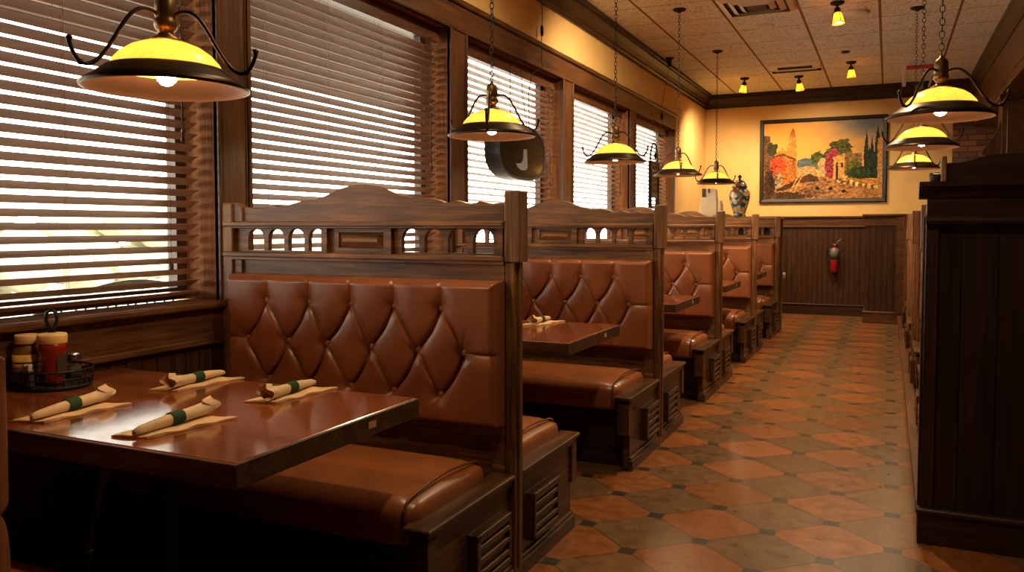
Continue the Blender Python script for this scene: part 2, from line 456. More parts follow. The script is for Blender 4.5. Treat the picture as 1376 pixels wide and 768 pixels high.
# blinds -------------------------------------------------------------
P = .0457; TILTS = [R(27), R(27), R(10), R(11), R(11)]
wlab = ['wooden slat blind in the nearest window, behind the lit pendant', 'wooden slat blind behind the nearest brown booth bench',
        'wooden slat blind with an oval dark sign hanging before it', 'wooden slat blind between the oval sign window and the tall sign window',
        'wooden slat blind in the last window beside the yellow wall']
for i, (a, b) in enumerate(WINS):
    TILT = TILTS[i]
    g = thing('window_blind', wlab[i], 'blind', (-2.605, (a + b) / 2, ZS), 0, 'slat blinds along the window wall')
    hw = (b - a) / 2 - .022
    mb = MB(); z = .075; n = 0
    while z < 1.43:
        bm = mb.bm
        ring = []
        for yy in (-hw, hw):
            r_ = []
            for t in (-1, -.5, 0, .5, 1):
                crown_ = .0022 * (1 - t * t)
                xx = .025 * t
                r_.append(((xx * math.cos(TILT)) - crown_ * math.sin(TILT), yy, z + xx * math.sin(TILT) + crown_ * math.cos(TILT)))
            ring.append(r_)
        A = [bm.verts.new(p) for p in ring[0]]; B = [bm.verts.new(p) for p in ring[1]]
        A2 = [bm.verts.new((p[0], p[1], p[2] - .0028)) for p in ring[0]]; B2 = [bm.verts.new((p[0], p[1], p[2] - .0028)) for p in ring[1]]
        for j in range(4):
            bm.faces.new((A[j], A[j + 1], B[j + 1], B[j])); bm.faces.new((A2[j + 1], A2[j], B2[j], B2[j + 1]))
        bm.faces.new((A[0], B[0], B2[0], A2[0])); bm.faces.new((B[4], A[4], A2[4], B2[4]))
        bm.faces.new(A2 + A[::-1]); bm.faces.new(B + B2[::-1])
        z += P; n += 1
    bmesh.ops.recalc_face_normals(mb.bm, faces=mb.bm.faces)
    part('slats', mb, SLAT, g)
    part('bottom_rail', MB().box(-.026, .026, -hw, hw, .022, .040, .004), SLATD, g)
    part('headrail', MB().box(.018, .032, -hw, hw, 1.445, 1.535, .003).box(-.03, .018, -hw, hw, 1.49, 1.535), SLATD, g)
    mb = MB()
    for f in (-.80, -.27, .29, .80):
        yy = f * hw
        for xx in (-.026, .027):
            mb.tube([(xx, yy, .03), (xx, yy, 1.46)], .0009, 4)
        mb.tube([(.0, yy + .012, .03), (.0, yy + .012, 1.46)], .0007, 4)
    part('ladder_cord', mb, plain('blind_cord', (.20, .11, .06), .8), g)
    yy = hw - .095
    mb = MB().tube([(.036, yy, 1.46), (.04, yy, .72)], .0035, 6).tube([(.04, yy, .72), (.04, yy, .64)], .006, 8, radii=[.004, .0075])
    part('tilt_wand', mb, SASH, g)
    yy = hw - .16
    mb = MB().tube([(.034, yy, 1.46), (.036, yy, .17)], .001, 4).lathe([(0, 0), (.008, .003), (.009, .02), (.005, .04), (0, .042)], (.036, yy, .13), 10)
    part('pull_cord', mb, plain('cord_tassel', (.06, .035, .02), .5), g)

# outside: pavement, porch roof over the first windows, hedge, iron bench
PAVE = Mat('pale_paving'); PAVE.set(PAVE.ramp(PAVE.noise(PAVE.coord('Object'), 4, 4), [(.3, (.25, .235, .21)), (.7, (.33, .31, .28))]), .8)
struct('exterior_ground', MB().box(-40, -2.80, -25, 45, -.15, -.02), PAVE.m)
struct('exterior_roof', MB().prism([(-2.76, -3), (-2.76, 5.0), (-5.5, 9.4), (-5.5, -3)], 2, 2.72, 2.88).box(-5.55, -5.45, -3, 9.4, 2.70, 2.95), wood('porch_soffit', 1, (.05, .022, .010), (.11, .050, .024), .6))
HEDGE = Mat('leafy_hedge'); HEDGE.set(HEDGE.ramp(HEDGE.noise(HEDGE.coord('Object'), 7, 5), [(.35, (.44, .45, .31)), (.65, (.60, .59, .44))]), .7)
mb = MB()
for i in range(120):
    r_ = random.uniform(.35, .7)
    mb.ball((-13.5 + random.uniform(-.6, .6), -4 + i * .16 + random.uniform(-.3, .3), random.uniform(.3, 1.75)), r_, (1, 1, .85), 8, 6)
tag(part('hedge', mb, HEDGE.m, None), 'sunlit green hedge outside beyond the nearest blind', 'hedge', kind='stuff')
g = thing('patio_bench', 'black wrought iron patio bench outside the nearest window', 'bench', (-4.2, 3.52, -.02), 0)
IRON = plain('wrought_iron', (.03, .03, .035), .5, .7)
mb = MB()
for j in range(5): mb.box(-.02 - j * .09, .05 - j * .09 , -.62, .62, .42, .445, .004)
part('seat', mb, IRON, g)
mb = MB()
arc = [(.06, -.62 + 1.24 * t, .80 + .14 * math.sin(PI * t)) for t in [q / 24 for q in range(25)]]
mb.tube(arc, .016, 6); mb.tube([(.06, -.62, .50), (.06, .62, .50)], .012, 6)
for q in range(9):
    y0 = -.62 + 1.24 * q / 9; y1 = y0 + 1.24 / 9
    top = lambda y: .80 + .14 * math.sin(PI * (y + .62) / 1.24)
    mb.tube([(.06, y0, .50), (.06, y1, top(y1))], .007, 5); mb.tube([(.06, y1, .50), (.06, y0, top(y0))], .007, 5)
part('backrest', mb, IRON, g)
for sy in (-.6, .6):
    for sx in (.06, -.42):
        part('leg', MB().tube([(sx, sy, .44), (sx + (.03 if sx > 0 else -.03), sy, 0)], .016, 6), IRON, g)
    part('armrest', MB().tube([(.06, sy, .66), (-.15, sy, .69), (-.42, sy, .63), (-.42, sy, .43)], .014, 6), IRON, g)

# ------------------------------------------------------------------ booth benches
# local frame: x = 0 at the aisle face of the end post, negative towards the window; y = 0 at the middle of the partition
X0 = -1.148
def lx(v): return v - X0
# crest silhouette (x from the window to the aisle)
crest = [(-2.440, 1.335), (-2.417, 1.331), (-2.349, 1.331), (-2.307, 1.326), (-2.262, 1.329), (-2.228, 1.338), (-2.205, 1.333), (-2.187, 1.333), (-2.14, 1.343), (-2.105, 1.351),
         (-2.037, 1.356), (-1.981, 1.372), (-1.914, 1.397), (-1.870, 1.407), (-1.83, 1.411), (-1.796, 1.411), (-1.743, 1.404), (-1.691, 1.383), (-1.64, 1.365), (-1.6, 1.358), (-1.52, 1.357),
         (-1.481, 1.349), (-1.452, 1.338), (-1.430, 1.339), (-1.409, 1.347), (-1.385, 1.341), (-1.357, 1.334), (-1.330, 1.336), (-1.31, 1.343), (-1.290, 1.337), (-1.273, 1.333), (-1.208, 1.336)]
def m_crest():
    pts = [(lx(a), b) for a, b in crest] + [(lx(-1.208), 1.268), (lx(-2.44), 1.268)]
    mb = MB().prism(pts, 1, -.016, .016, bev=.003)
    return mb.mesh('crest_board')
def m_endpost():
    mb = MB().box(-.060, 0, -.036, .036, 1.128, 1.375, .004)
    mb.box(-.058, -.018, -.030, .030, 0, 1.128, .003)
    mb.box(-.020, -.010, -.014, .014, 0.05, 1.128, .003)
    return mb.mesh('end_post')
def m_wallpost():
    mb = MB().box(lx(-2.494), lx(-2.435), -.036, .036, 0, 1.35, .006, 2)
    pts = [(lx(-2.436), 1.262)] + [(lx(-2.436) + .045 - .045 * math.cos(t), 1.262 + .075 * math.sin(t)) for t in [PI / 2 * q / 8 for q in range(9)]]
    mb.prism([(lx(-2.437), 1.275), (lx(-2.437), 1.345), (lx(-2.420), 1.342), (lx(-2.404), 1.333), (lx(-2.394), 1.318), (lx(-2.39), 1.30), (lx(-2.39), 1.275)], 1, -.026, .026)
    return mb.mesh('wall_post')
def m_arcade():
    mb = MB()
    xa, xb = lx(-2.484), lx(-1.21)
    for sgn in (-1, 1):
        pass
    mb.box(xa, xb, -.042, .042, 1.252, 1.272, .004); mb.box(xa, xb, -.036, .036, 1.245, 1.254, .002)
    mb.box(xa, xb, -.046, .046, 1.130, 1.150, .004); mb.box(xa, xb, -.036, .036, 1.118, 1.132, .002)
    z0, z1 = 1.150, 1.247
    y0, y1 = -.011, .011
    def solid(a, b, d=0): mb.box(lx(a), lx(b), y0 - d, y1 + d, z0, z1)
    def arch(a, b):
        a, b = lx(a), lx(b); zs = 1.207; c = (a + b) / 2; r = (b - a) / 2
        mb.box(a, b, y0, y1, z0, z0 + .007)
        pts = [(a, z1), (a, zs)] + [(c - r * .94 * math.cos(t) if 0 < t < PI else (a + .002 if t == 0 else b - .002), zs + .006 + .031 * math.sin(t)) for t in [PI * q / 10 for q in range(11)]] + [(b, zs), (b, z1)]
        mb.prism(pts, 1, y0, y1)
    L = [(-2.374, -2.291), (-2.269, -2.189), (-2.168, -2.089), (-2.068, -1.992)]
    Rr = [(-1.639, -1.564), (-1.541, -1.462), (-1.443, -1.362), (-1.340, -1.260)]
    for grp in (L, Rr):
        for p in grp: arch(*p)
        for p, q in zip(grp, grp[1:]): solid(p[1], q[0])
    solid(-2.440, -2.374); solid(-1.992, -1.985); solid(-1.990, -1.964, .022); solid(-1.964, -1.672); solid(-1.700, -1.672, .022)
    solid(-1.672, -1.639); solid(-1.260, -1.210); mb.box(lx(-1.238), lx(-1.216), -.03, .03, z0, z1)
    mb.box(lx(-2.484), lx(-2.470), -.034, .034, z0, z1)
    return mb.mesh('arcade_rail')
def m_centre():
    mb = MB()
    for s in (-1, 1):
        a, b, c, d = lx(-1.93), lx(-1.70), 1.158, 1.243
        f = lambda e, y: [(a + e, s * y, c + e), (b - e, s * y, c + e), (b - e, s * y, d - e), (a + e, s * y, d - e)]
        rings = [f(0, .011), f(0, .020), f(.013, .020), f(.016, .011), f(.036, .027), f(.038, .027)]
        V = [[mb.bm.verts.new(p) for p in r] for r in rings]
        for A, B in zip(V, V[1:]):
            for i in range(4): mb.bm.faces.new((A[i], A[(i + 1) % 4], B[(i + 1) % 4], B[i]))
        mb.bm.faces.new(V[-1])
    bmesh.ops.recalc_face_normals(mb.bm, faces=mb.bm.faces)
    return mb.mesh('center_panel')
def m_panel():
    mb = MB().box(lx(-2.44), lx(-1.208), -.014, .014, .02, 1.12)
    for s in (-1, 1):
        y0, y1 = sorted((s * .012, s * .026))
        mb.box(lx(-2.44), lx(-2.395), y0, y1, .02, 1.118, .003); mb.box(lx(-1.262), lx(-1.208), y0, y1, .02, 1.118, .003)
        mb.box(lx(-2.395), lx(-1.262), y0, y1 - s * 0, .02, .20, .003)
    return mb.mesh('back_panel')

# tufted back cushion: height field
B_ROW = [-2.216, -2.013, -1.820, -1.631, -1.433]
C_ROW = [-2.324, -2.119, -1.934, -1.732, -1.531, -1.339]
ZB, ZC, ZD = .965, .810, .656
CX0, CX1, CZ0, CZ1 = -2.412, -1.209, .553, 1.064
def tuft():
    nx, nz = 300, 128
    gx = np.linspace(CX0, CX1, nx); gz = np.linspace(CZ0, CZ1, nz)
    GX, GZ = np.meshgrid(gx, gz)
    def seg(a, b, bow=0, n=7):
        a = np.array(a); b = np.array(b); t = np.linspace(0, 1, n)[:, None]
        nrm = np.array([-(b - a)[1], (b - a)[0]]); nrm = nrm / np.linalg.norm(nrm)
        return a + (b - a) * t + nrm * bow * np.sin(PI * t)
    def dist(pl):
        D = np.full(GX.shape, 9.0); sd = np.zeros(GX.shape)
        for a, b in zip(pl, pl[1:]):
            ab = b - a; L = (ab ** 2).sum()
            t = np.clip(((GX - a[0]) * ab[0] + (GZ - a[1]) * ab[1]) / L, 0, 1)
            dx, dz = GX - a[0] - t * ab[0], GZ - a[1] - t * ab[1]
            d = np.hypot(dx, dz); s = np.sign(ab[0] * dz - ab[1] * dx)
            m = d < D; D = np.where(m, d, D); sd = np.where(m, s, sd)
        return D, sd
    deep, thin, seams = [], [], []
    for i, bx in enumerate(B_ROW):
        deep.append(seg((bx, ZB), (C_ROW[i], ZC), .016)); thin.append(seg((bx, ZB), (C_ROW[i + 1], ZC), .010))
        deep.append(seg((C_ROW[i + 1], ZC), (bx, ZD), .016)); thin.append(seg((C_ROW[i], ZC), (bx, ZD), .010))
        seams.append(seg((bx, ZB), (bx - .004, CZ1 + .01), -.010)); seams.append(seg((bx, ZD), (bx - .006, CZ0 - .01), 0))
    seams.append(seg((C_ROW[0], ZC), (CX0 - .02, ZC))); seams.append(seg((C_ROW[-1], ZC), (CX1 + .02, ZC)))
    ed = np.minimum(np.minimum(GX - CX0, CX1 - GX), np.minimum(GZ - CZ0, CZ1 - GZ))
    e = np.clip(ed / .026, 0, 1); edge = np.sqrt(np.maximum(0, 1 - (1 - e) ** 2))
    h = np.ones(GX.shape)
    groove = np.zeros(GX.shape); slit = np.zeros(GX.shape)
    for pl in deep:
        d, s = dist(pl)
        groove = np.maximum(groove, np.where(s > 0, .60 * np.exp(-(d / .006)) + .40 * np.exp(-(d / .030)), .35 * np.exp(-(d / .005)) + .65 * np.exp(-(d / .036))))
        slit = np.maximum(slit, np.exp(-(d / .0045) ** 2))
    for pl in thin:
        d, s = dist(pl); groove = np.maximum(groove, .28 * np.exp(-(d / .006)) + .20 * np.exp(-(d / .03)))
        slit = np.maximum(slit, .25 * np.exp(-(d / .004) ** 2))
    for pl in seams:
        d, s = dist(pl); w = np.where(s > 0, .006, .022); groove = np.maximum(groove, .50 * np.exp(-(d / w)))
    dim = np.zeros(GX.shape)
    btn = [(x, ZB) for x in B_ROW] + [(x, ZC) for x in C_ROW] + [(x, ZD) for x in B_ROW]
    for bx, bz in btn:
        d = np.hypot(GX - bx, GZ - bz); dim = np.maximum(dim, np.exp(-(d / .028) ** 2)*.8+.2*np.exp(-d/.045))
    h = .020 + edge * (.035 + .029 * (1 - groove)) - .014 * dim * edge - .013 * slit * edge
    return GX, GZ, h, btn
def m_backcushion():
    GX, GZ, h, btn = tuft(); nz, nx = GX.shape
    bm = bmesh.new()
    V = [[bm.verts.new((lx(GX[j, i]), -.026 - h[j, i], GZ[j, i])) for i in range(nx)] for j in range(nz)]
    for j in range(nz - 1):
        for i in range(nx - 1):
            f = bm.faces.new((V[j][i], V[j][i + 1], V[j + 1][i + 1], V[j + 1][i])); f.smooth = True
    rim = [V[0][i] for i in range(nx)] + [V[j][-1] for j in range(1, nz)] + [V[-1][i] for i in range(nx - 2, -1, -1)] + [V[j][0] for j in range(nz - 2, 0, -1)]
    back = [bm.verts.new((v.co.x, -.0262, v.co.z)) for v in rim]
    n = len(rim)
    for i in range(n): bm.faces.new((rim[i], back[i], back[(i + 1) % n], rim[(i + 1) % n]))
    bm.faces.new(back)
    bmesh.ops.recalc_face_normals(bm, faces=bm.faces)
    me = bpy.data.meshes.new('back_cushion'); bm.to_mesh(me); bm.free()
    bl = []
    for bx, bz in btn:
        i = int(round((bx - CX0) / (CX1 - CX0) * (nx - 1))); j = int(round((bz - CZ0) / (CZ1 - CZ0) * (nz - 1)))
        bl.append((lx(bx), -.026 - h[j, i] - .017, bz))
    return me, bl
# seat cushion: rounded box, domed top, with a welt round its aisle end
SX0, SX1, SY0, SY1, SZ0, SZ1 = lx(-2.49), lx(-1.235), -.585, -.105, .300, .448
def m_seat():
    b = bmesh.new(); bmesh.ops.create_cube(b, size=1)
    bmesh.ops.scale(b, verts=b.verts, vec=(SX1 - SX0, SY1 - SY0, SZ1 - SZ0))
    bmesh.ops.translate(b, verts=b.verts, vec=((SX0 + SX1) / 2, (SY0 + SY1) / 2, (SZ0 + SZ1) / 2))
    bmesh.ops.subdivide_edges(b, edges=[e for e in b.edges], cuts=14, use_grid_fill=True)
    r = .045
    for v in b.verts:
        lo = Vector((SX0 + r, SY0 + r, SZ0 + r * .5)); hi = Vector((SX1 - r, SY1 - r, SZ1 - r))
        c = Vector([min(max(v.co[i], lo[i]), hi[i]) for i in range(3)]); d = v.co - c
        if d.length > 1e-6:
            rz = r * .5 if v.co.z < SZ0 + r * .5 else r
            m = max(abs(d.x) / r, abs(d.y) / r, abs(d.z) / rz)
            dn = Vector((d.x / r, d.y / r, d.z / rz)).normalized()
            v.co = c + Vector((dn.x * r, dn.y * r, dn.z * rz)) * m
        fx = (v.co.x - SX0) / (SX1 - SX0); fy = (v.co.y - SY0) / (SY1 - SY0)
        if v.co.z > SZ1 - .06: v.co.z += .026 * (1 - (2 * fx - 1) ** 6) * (1 - (2 * fy - 1) ** 2)
        if v.co.y < SY0 + .02: v.co.y -= .012 * math.sin(PI * (v.co.z - SZ0) / (SZ1 - SZ0)) if SZ0 < v.co.z < SZ1 else 0
    for f in b.faces: f.smooth = True
    me = bpy.data.meshes.new('seat_cushion'); b.to_mesh(me); b.free(); return me
def m_piping():
    x = SX1 - .040; r = .046; pts = []
    path = [(SY0 - .004, SZ0 + .01)]
    for q in range(7):
        t = PI - PI / 2 * q / 6; path.append((SY0 + r - .004 + r * math.cos(t), SZ1 - r + .004 + r * math.sin(t)))
    for q in range(1, 10):
        f = q / 10; yy = SY0 + r + (SY1 - SY0 - 2 * r) * f; path.append((yy, SZ1 + .004 + .016 * math.sin(PI * f)))
    for q in range(7):
        t = PI / 2 - PI / 2 * q / 6; path.append((SY1 - r + .002 + r * math.cos(t), SZ1 - r + .003 + r * math.sin(t)))
    path.append((SY1 + .002, SZ0 + .01))
    return MB().tube([(x + (.004 if 0 < i < len(path) - 1 else 0), a, b) for i, (a, b) in enumerate(path)], .0045, 6).mesh('piping')
def m_base():
    mb = MB().box(lx(-2.49), lx(-1.225), -.50, -.028, 0, .30)
    mb.box(lx(-2.49), lx(-1.222), -.505, -.028, 0, .06, .003)
    return mb.mesh('seat_base')
def m_endpanel():
    a = -.615
    mb = MB().box(lx(-1.222), lx(-1.186), a + .05, -.032, 0, .365)
    # raised face frame: top rail and front stile stopping short of the floor
    mb.box(lx(-1.222), lx(-1.176), a, -.034, .345, .372, .003)
    mb.box(lx(-1.240), lx(-1.176), a, a + .055, .19, .372, .003)
    mb.box(lx(-1.255), lx(-1.165), a - .012, -.032, .370, .388, .004)
    mb.box(lx(-1.222), lx(-1.168), a + .04, -.032, 0, .055, .003)
    mb.box(lx(-1.222), lx(-1.175), a + .045, -.032, .05, .07, .004)
    return mb.mesh('end_panel')
def m_grille():
    y0, y1, z0, z1 = -.355, -.10, .108, .282; xa, xb = lx(-1.186), lx(-1.148)
    mb = MB()
    mb.box(xa, xb - .012, y0, y1, z0, z1)
    mb.box(xa, xb, y0, y1, z0, z0 + .022, .003); mb.box(xa, xb, y0, y1, z1 - .028, z1, .003)
    mb.box(xa, xb, y0, y0 + .024, z0, z1, .003); mb.box(xa, xb, y1 - .018, y1, z0, z1, .003)
    n = 3; s = (z1 - .028 - z0 - .022) / n
    for i in range(n):
        zz = z0 + .022 + s * (i + .5)
        mb.box(xb - .016, xb - .001, y0 + .02, y1 - .014, zz - .010, zz + .010, .003)
    return mb.mesh('vent_grille')
ME = dict(crest=m_crest(), post=m_endpost(), wpost=m_wallpost(), arc=m_arcade(), cen=m_centre(), pan=m_panel(), seat=m_seat(), pipe=m_piping(), base=m_base(), endp=m_endpanel(), gril=m_grille())
ME['back'], BTN = m_backcushion()
ME['btn'] = MB().ball((0, 0, 0), .0135, (1, .6, 1), 14, 10).mesh('button')
def bench(label, y, sides=(-1, 1), x=X0, rz=0, group='booth benches along the windows', z=0):
    g = thing('booth_bench', label, 'booth bench', (x, y, z), rz, group)
    link('end_post', ME['post'], OAK[2], g); link('wall_post', ME['wpost'], OAK[2], g)
    link('crest_board', ME['crest'], OAK[0], g); a = link('arcade_rail', ME['arc'], OAK[0], g)
    link('carved_panel', ME['cen'], OAK[0], a); link('back_panel', ME['pan'], OAK[0], g)
    for s in sides:
        flip = s > 0       # the far side is the mirror image about the partition
        def L(nm, key, mat, par=g):
            o = link(nm, ME[key] if not flip else mir(key), mat, par); return o
        bc = L('back_cushion', 'back', LEATHER)
        for (bx, by, bz) in BTN:
            link('button', ME['btn'], BUTL, bc, loc=(bx, -by if flip else by, bz))
        sc_ = L('seat_cushion', 'seat', SEATL); L('piping', 'pipe', WELT, sc_)
        L('seat_base', 'base', DARK[0]); ep = L('end_panel', 'endp', ENDW); L('vent_grille', 'gril', ENDW, ep)
    return g
MIR = {}
def mir(key):
    if key not in MIR:
        me = ME[key].copy(); b = bmesh.new(); b.from_mesh(me)
        bmesh.ops.scale(b, verts=b.verts, vec=(1, -1, 1)); bmesh.ops.reverse_faces(b, faces=b.faces)
        b.to_mesh(me); b.free(); MIR[key] = me
    return MIR[key]
YP = [.703, 2.60, 4.595, 6.425, 8.26, 10.045]
labs = ['booth bench at the left picture edge, only its dark end post and seat showing', 'large brown tufted booth bench behind the table with the condiment caddy',
        'second brown tufted booth bench, behind the table with one napkin roll', 'third tufted booth bench along the windows, behind the bare third table',
        'fourth tufted booth bench along the windows, in front of the painted jar', 'last tufted booth bench before the far wainscot, backing the jar cabinet']
for i, y in enumerate(YP): bench(labs[i], y, (-1, 1) if i < 5 else (-1,))

# right-hand row: the same benches turned round
rl = ['first end post behind the tall dark booth end on the aisle\'s right', 'second booth end post past the tall dark booth end on the right',
      'third booth end post past the tall dark booth end on the right', 'farthest booth end post on the right beside the low pier']
for i, y in enumerate((5.10, 6.95, 8.80, 10.6)):
    bench(rl[i], y, (-1, 1), .165, PI, 'booth benches on the right of the aisle', .0)

mb = MB().box(.130, .190, 3.69, 11.60, 0, .10, .004).box(.122, .19, 3.69, 11.60, .095, .115, .005)
struct('baseboard_right', mb, CASE[1])
# near booth end on the right: tall panelled back with ledge, crest on top and a single seat behind
g = thing('booth_end', 'tall dark panelled booth end with ledge at the right picture edge', 'booth end', (.137, 3.60, 0))
Wd = 1.33
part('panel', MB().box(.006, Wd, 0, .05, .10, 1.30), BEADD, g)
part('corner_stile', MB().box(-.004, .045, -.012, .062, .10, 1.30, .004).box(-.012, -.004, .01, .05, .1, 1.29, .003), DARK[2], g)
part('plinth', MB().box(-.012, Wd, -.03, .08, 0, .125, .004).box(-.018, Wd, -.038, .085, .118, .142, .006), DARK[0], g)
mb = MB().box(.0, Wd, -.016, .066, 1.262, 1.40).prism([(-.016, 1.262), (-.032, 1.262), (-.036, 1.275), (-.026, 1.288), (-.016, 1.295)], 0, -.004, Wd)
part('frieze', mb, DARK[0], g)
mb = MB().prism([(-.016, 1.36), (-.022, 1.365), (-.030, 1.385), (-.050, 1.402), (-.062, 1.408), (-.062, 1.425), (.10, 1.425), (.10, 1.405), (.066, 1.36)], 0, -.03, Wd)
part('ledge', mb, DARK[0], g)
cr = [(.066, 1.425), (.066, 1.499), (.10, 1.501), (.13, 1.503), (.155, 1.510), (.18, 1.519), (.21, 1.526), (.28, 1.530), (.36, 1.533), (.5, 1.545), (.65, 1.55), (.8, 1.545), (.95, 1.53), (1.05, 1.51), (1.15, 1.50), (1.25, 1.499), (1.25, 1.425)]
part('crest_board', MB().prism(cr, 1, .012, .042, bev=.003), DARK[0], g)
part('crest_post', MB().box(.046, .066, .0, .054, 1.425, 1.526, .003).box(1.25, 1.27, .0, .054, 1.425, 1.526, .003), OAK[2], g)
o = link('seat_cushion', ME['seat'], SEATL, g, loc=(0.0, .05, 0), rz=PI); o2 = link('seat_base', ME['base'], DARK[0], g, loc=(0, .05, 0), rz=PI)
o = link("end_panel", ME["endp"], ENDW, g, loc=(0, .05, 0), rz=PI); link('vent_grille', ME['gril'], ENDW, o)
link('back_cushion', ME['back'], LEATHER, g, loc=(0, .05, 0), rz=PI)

g = thing('votive_holder', 'small dark textured pot on the ledge of the right booth end', 'votive holder', (.165, 3.64, 1.425))
part('cup', MB().lathe([(0, 0), (.016, 0), (.021, .01), (.020, .022), (.024, .030), (.017, .036), (.015, .034), (.016, .012), (0, .01)], (0, 0, 0), 14), plain('dark_stoneware', (.05, .045, .03), .5), g)
part('knob', MB().ball((-.012, -.006, .034), .009, (1, 1, .8), 10, 8).ball((.006, .004, .036), .010, (1, 1, .8), 10, 8), plain('dark_moss', (.06, .06, .03), .6), g)

# ------------------------------------------------------------------ service cabinet behind the last booth
g = thing('service_cabinet', 'oak service cabinet behind the last booth, holding the painted jar', 'cabinet', (-1.165, 10.095, 0))
part('body', MB().box(-1.33, -.01, 0, .32, .08, 1.345), WAINSY, g)
part('top', MB().box(-1.33, .014, -.01, .345, 1.345, 1.378, .006), OAK[0], g)
part('plinth', MB().box(-1.33, .004, .0, .33, 0, .11, .004), DARK[0], g)
part('corner_post', MB().box(-.02, .006, .285, .33, .11, 1.345, .004), OAK[2], g)
part('door_knob', MB().lathe([(0, 0), (.012, 0), (.018, .02), (.022, .05), (.018, .075), (0, .08)], (.02, .335, .62), 12), plain('pale_handle', (.55, .40, .24), .4), g)

# ------------------------------------------------------------------ tables
def make_table(label, y):
    g = thing('dining_table', label, 'table', (-1.245, y, 0), 0, 'booth tables along the windows')
    L = 1.245
    part('tabletop', MB().box(-L, -.004, -.366, .366, .706, .750, .004), TABLE, g)
    mb = MB().box(-.010, 0, -.372, .372, .694, .748, .002).box(-L, 0, -.374, -.364, .694, .748, .002).box(-L, 0, .364, .374, .694, .748, .002)
    e = part('edge_band', mb, TEDGE, g)
    part('wood_plug', MB().box(-.002, .0015, .115, .15, .714, .732), plain('pale_wood_plug', (.50, .27, .12), .5), e)
    part('pedestal', MB().lathe([(.045, 0.03), (.04, .06), (.038, .60), (.06, .64), (.06, .69)], (-.62, 0, 0), 20), BLACKP, g)
    mb = MB().box(-.90, -.34, -.035, .035, 0, .032, .008).box(-.655, -.585, -.27, .27, 0, .032, .008)
    part('foot', mb, BLACKP, g)
    part('support_plate', MB().box(-.80, -.44, -.16, .16, .685, .706), BLACKM, g)
    return g
YT = [1.682, 3.672, 5.672, 7.68, 9.60]
YT[2], YT[3], YT[4] = 5.64, 7.47, 9.26
T0 = make_table('polished cherry table with the condiment caddy and four napkin rolls', YT[0])
tl = ['', 'cherry table in front of the second booth bench, with one napkin roll showing', 'bare cherry table end in front of the third booth bench', 'bare cherry table end in front of the fourth booth bench', 'farthest bare cherry table end, before the last booth bench']
for i in range(1, 5): copy_thing(T0, (-1.245, YT[i], 0), tl[i])

# ------------------------------------------------------------------ napkins and rolled cutlery
def paper(name, col):
    M = Mat(name); n = M.noise(M.coord('Object'), 60, 4, .6); M.set(M.ramp(n, [(.3, tuple(x * .85 for x in col)), (.7, col)]), .85, spec=.1)
    M.bump(n, .3, .002); return M.m
PAPER = paper('cream_paper', (.70, .52, .33)); FLATP = paper('tan_napkin_paper', (.68, .47, .26)); GREEN = paper('green_paper_band', (.035, .075, .035))
def m_flat():
    bm = bmesh.new(); nx, ny = 8, 16; V = []
    for layer, z0 in ((0, .0008), (1, .0055)):
        W = []
        for j in range(ny + 1):
            row = []
            for i in range(nx + 1):
                x = -.046 + .092 * i / nx; y = -.125 + .25 * j / ny
                w = .0014 * math.sin(y * 60 + i * .9) * (1 if layer else .0) + (.004 * max(0, (i / nx - .72)) * 2 * (math.sin(y * 45) * .5 + .5) if layer else 0)
                row.append(bm.verts.new((x + .004 * math.sin(j * 1.3) * (i == nx), y + .02 * (x / .05), z0 + w)))
            W.append(row)
        V.append(W)
    for W, d in ((V[0], 1), (V[1], 0)):
        for j in range(ny):
            for i in range(nx):
                q = (W[j][i], W[j][i + 1], W[j + 1][i + 1], W[j + 1][i]); f = bm.faces.new(q); f.smooth = True
    def ring(W): return [W[0][i] for i in range(nx + 1)] + [W[j][-1] for j in range(1, ny + 1)] + [W[-1][i] for i in range(nx - 1, -1, -1)] + [W[j][0] for j in range(ny - 1, 0, -1)]
    A, B = ring(V[0]), ring(V[1])
    for i in range(len(A)): bm.faces.new((A[i], A[(i + 1) % len(A)], B[(i + 1) % len(A)], B[i]))
    bmesh.ops.recalc_face_normals(bm, faces=bm.faces)
    me = bpy.data.meshes.new('paper_napkin'); bm.to_mesh(me); bm.free(); return me
def m_roll():
    """tapered paper roll along +y, crumpled open at its far end"""
    bm = bmesh.new(); seg = 20; rings = []
    prof = [(-.130, .004), (-.128, .008), (-.110, .0105), (-.06, .0135), (-.02, .0150), (.02, .0155), (.06, .0160), (.09, .0175), (.11, .0195), (.125, .0215)]
    for k, (y, r) in enumerate(prof):
        row = []
        for i in range(seg):
            t = 2 * PI * i / seg; open_ = .65 * max(0, (y - .07) / .055)
            rr = r * (1 + .05 * math.sin(3 * t + y * 30)) * (1 + .16 * open_ * math.sin(2 * t + .6) + .14 * open_ * math.sin(5 * t))
            yy = y + open_ * .014 * math.sin(3 * t + 1.1)
            zz = r + rr * math.sin(t) * (.92 if math.sin(t) < 0 else 1.0 + .5 * open_ ** 2 * max(0, math.sin(t)))
            row.append(bm.verts.new((rr * math.cos(t) * 1.05, yy, max(.0005, zz))))
        rings.append(row)
    for A, B in zip(rings, rings[1:]):
        for i in range(seg): f = bm.faces.new((A[i], A[(i + 1) % seg], B[(i + 1) % seg], B[i])); f.smooth = True
    bm.faces.new(list(reversed(rings[0])))
    inner = [bm.verts.new((v.co.x * .8, v.co.y - .03, .004 + v.co.z * .8)) for v in rings[-1]]
    for i in range(seg): bm.faces.new((rings[-1][i], rings[-1][(i + 1) % seg], inner[(i + 1) % seg], inner[i]))
    bm.faces.new(inner)
    bmesh.ops.recalc_face_normals(bm, faces=bm.faces)
    me = bpy.data.meshes.new('napkin_roll'); bm.to_mesh(me); bm.free(); return me
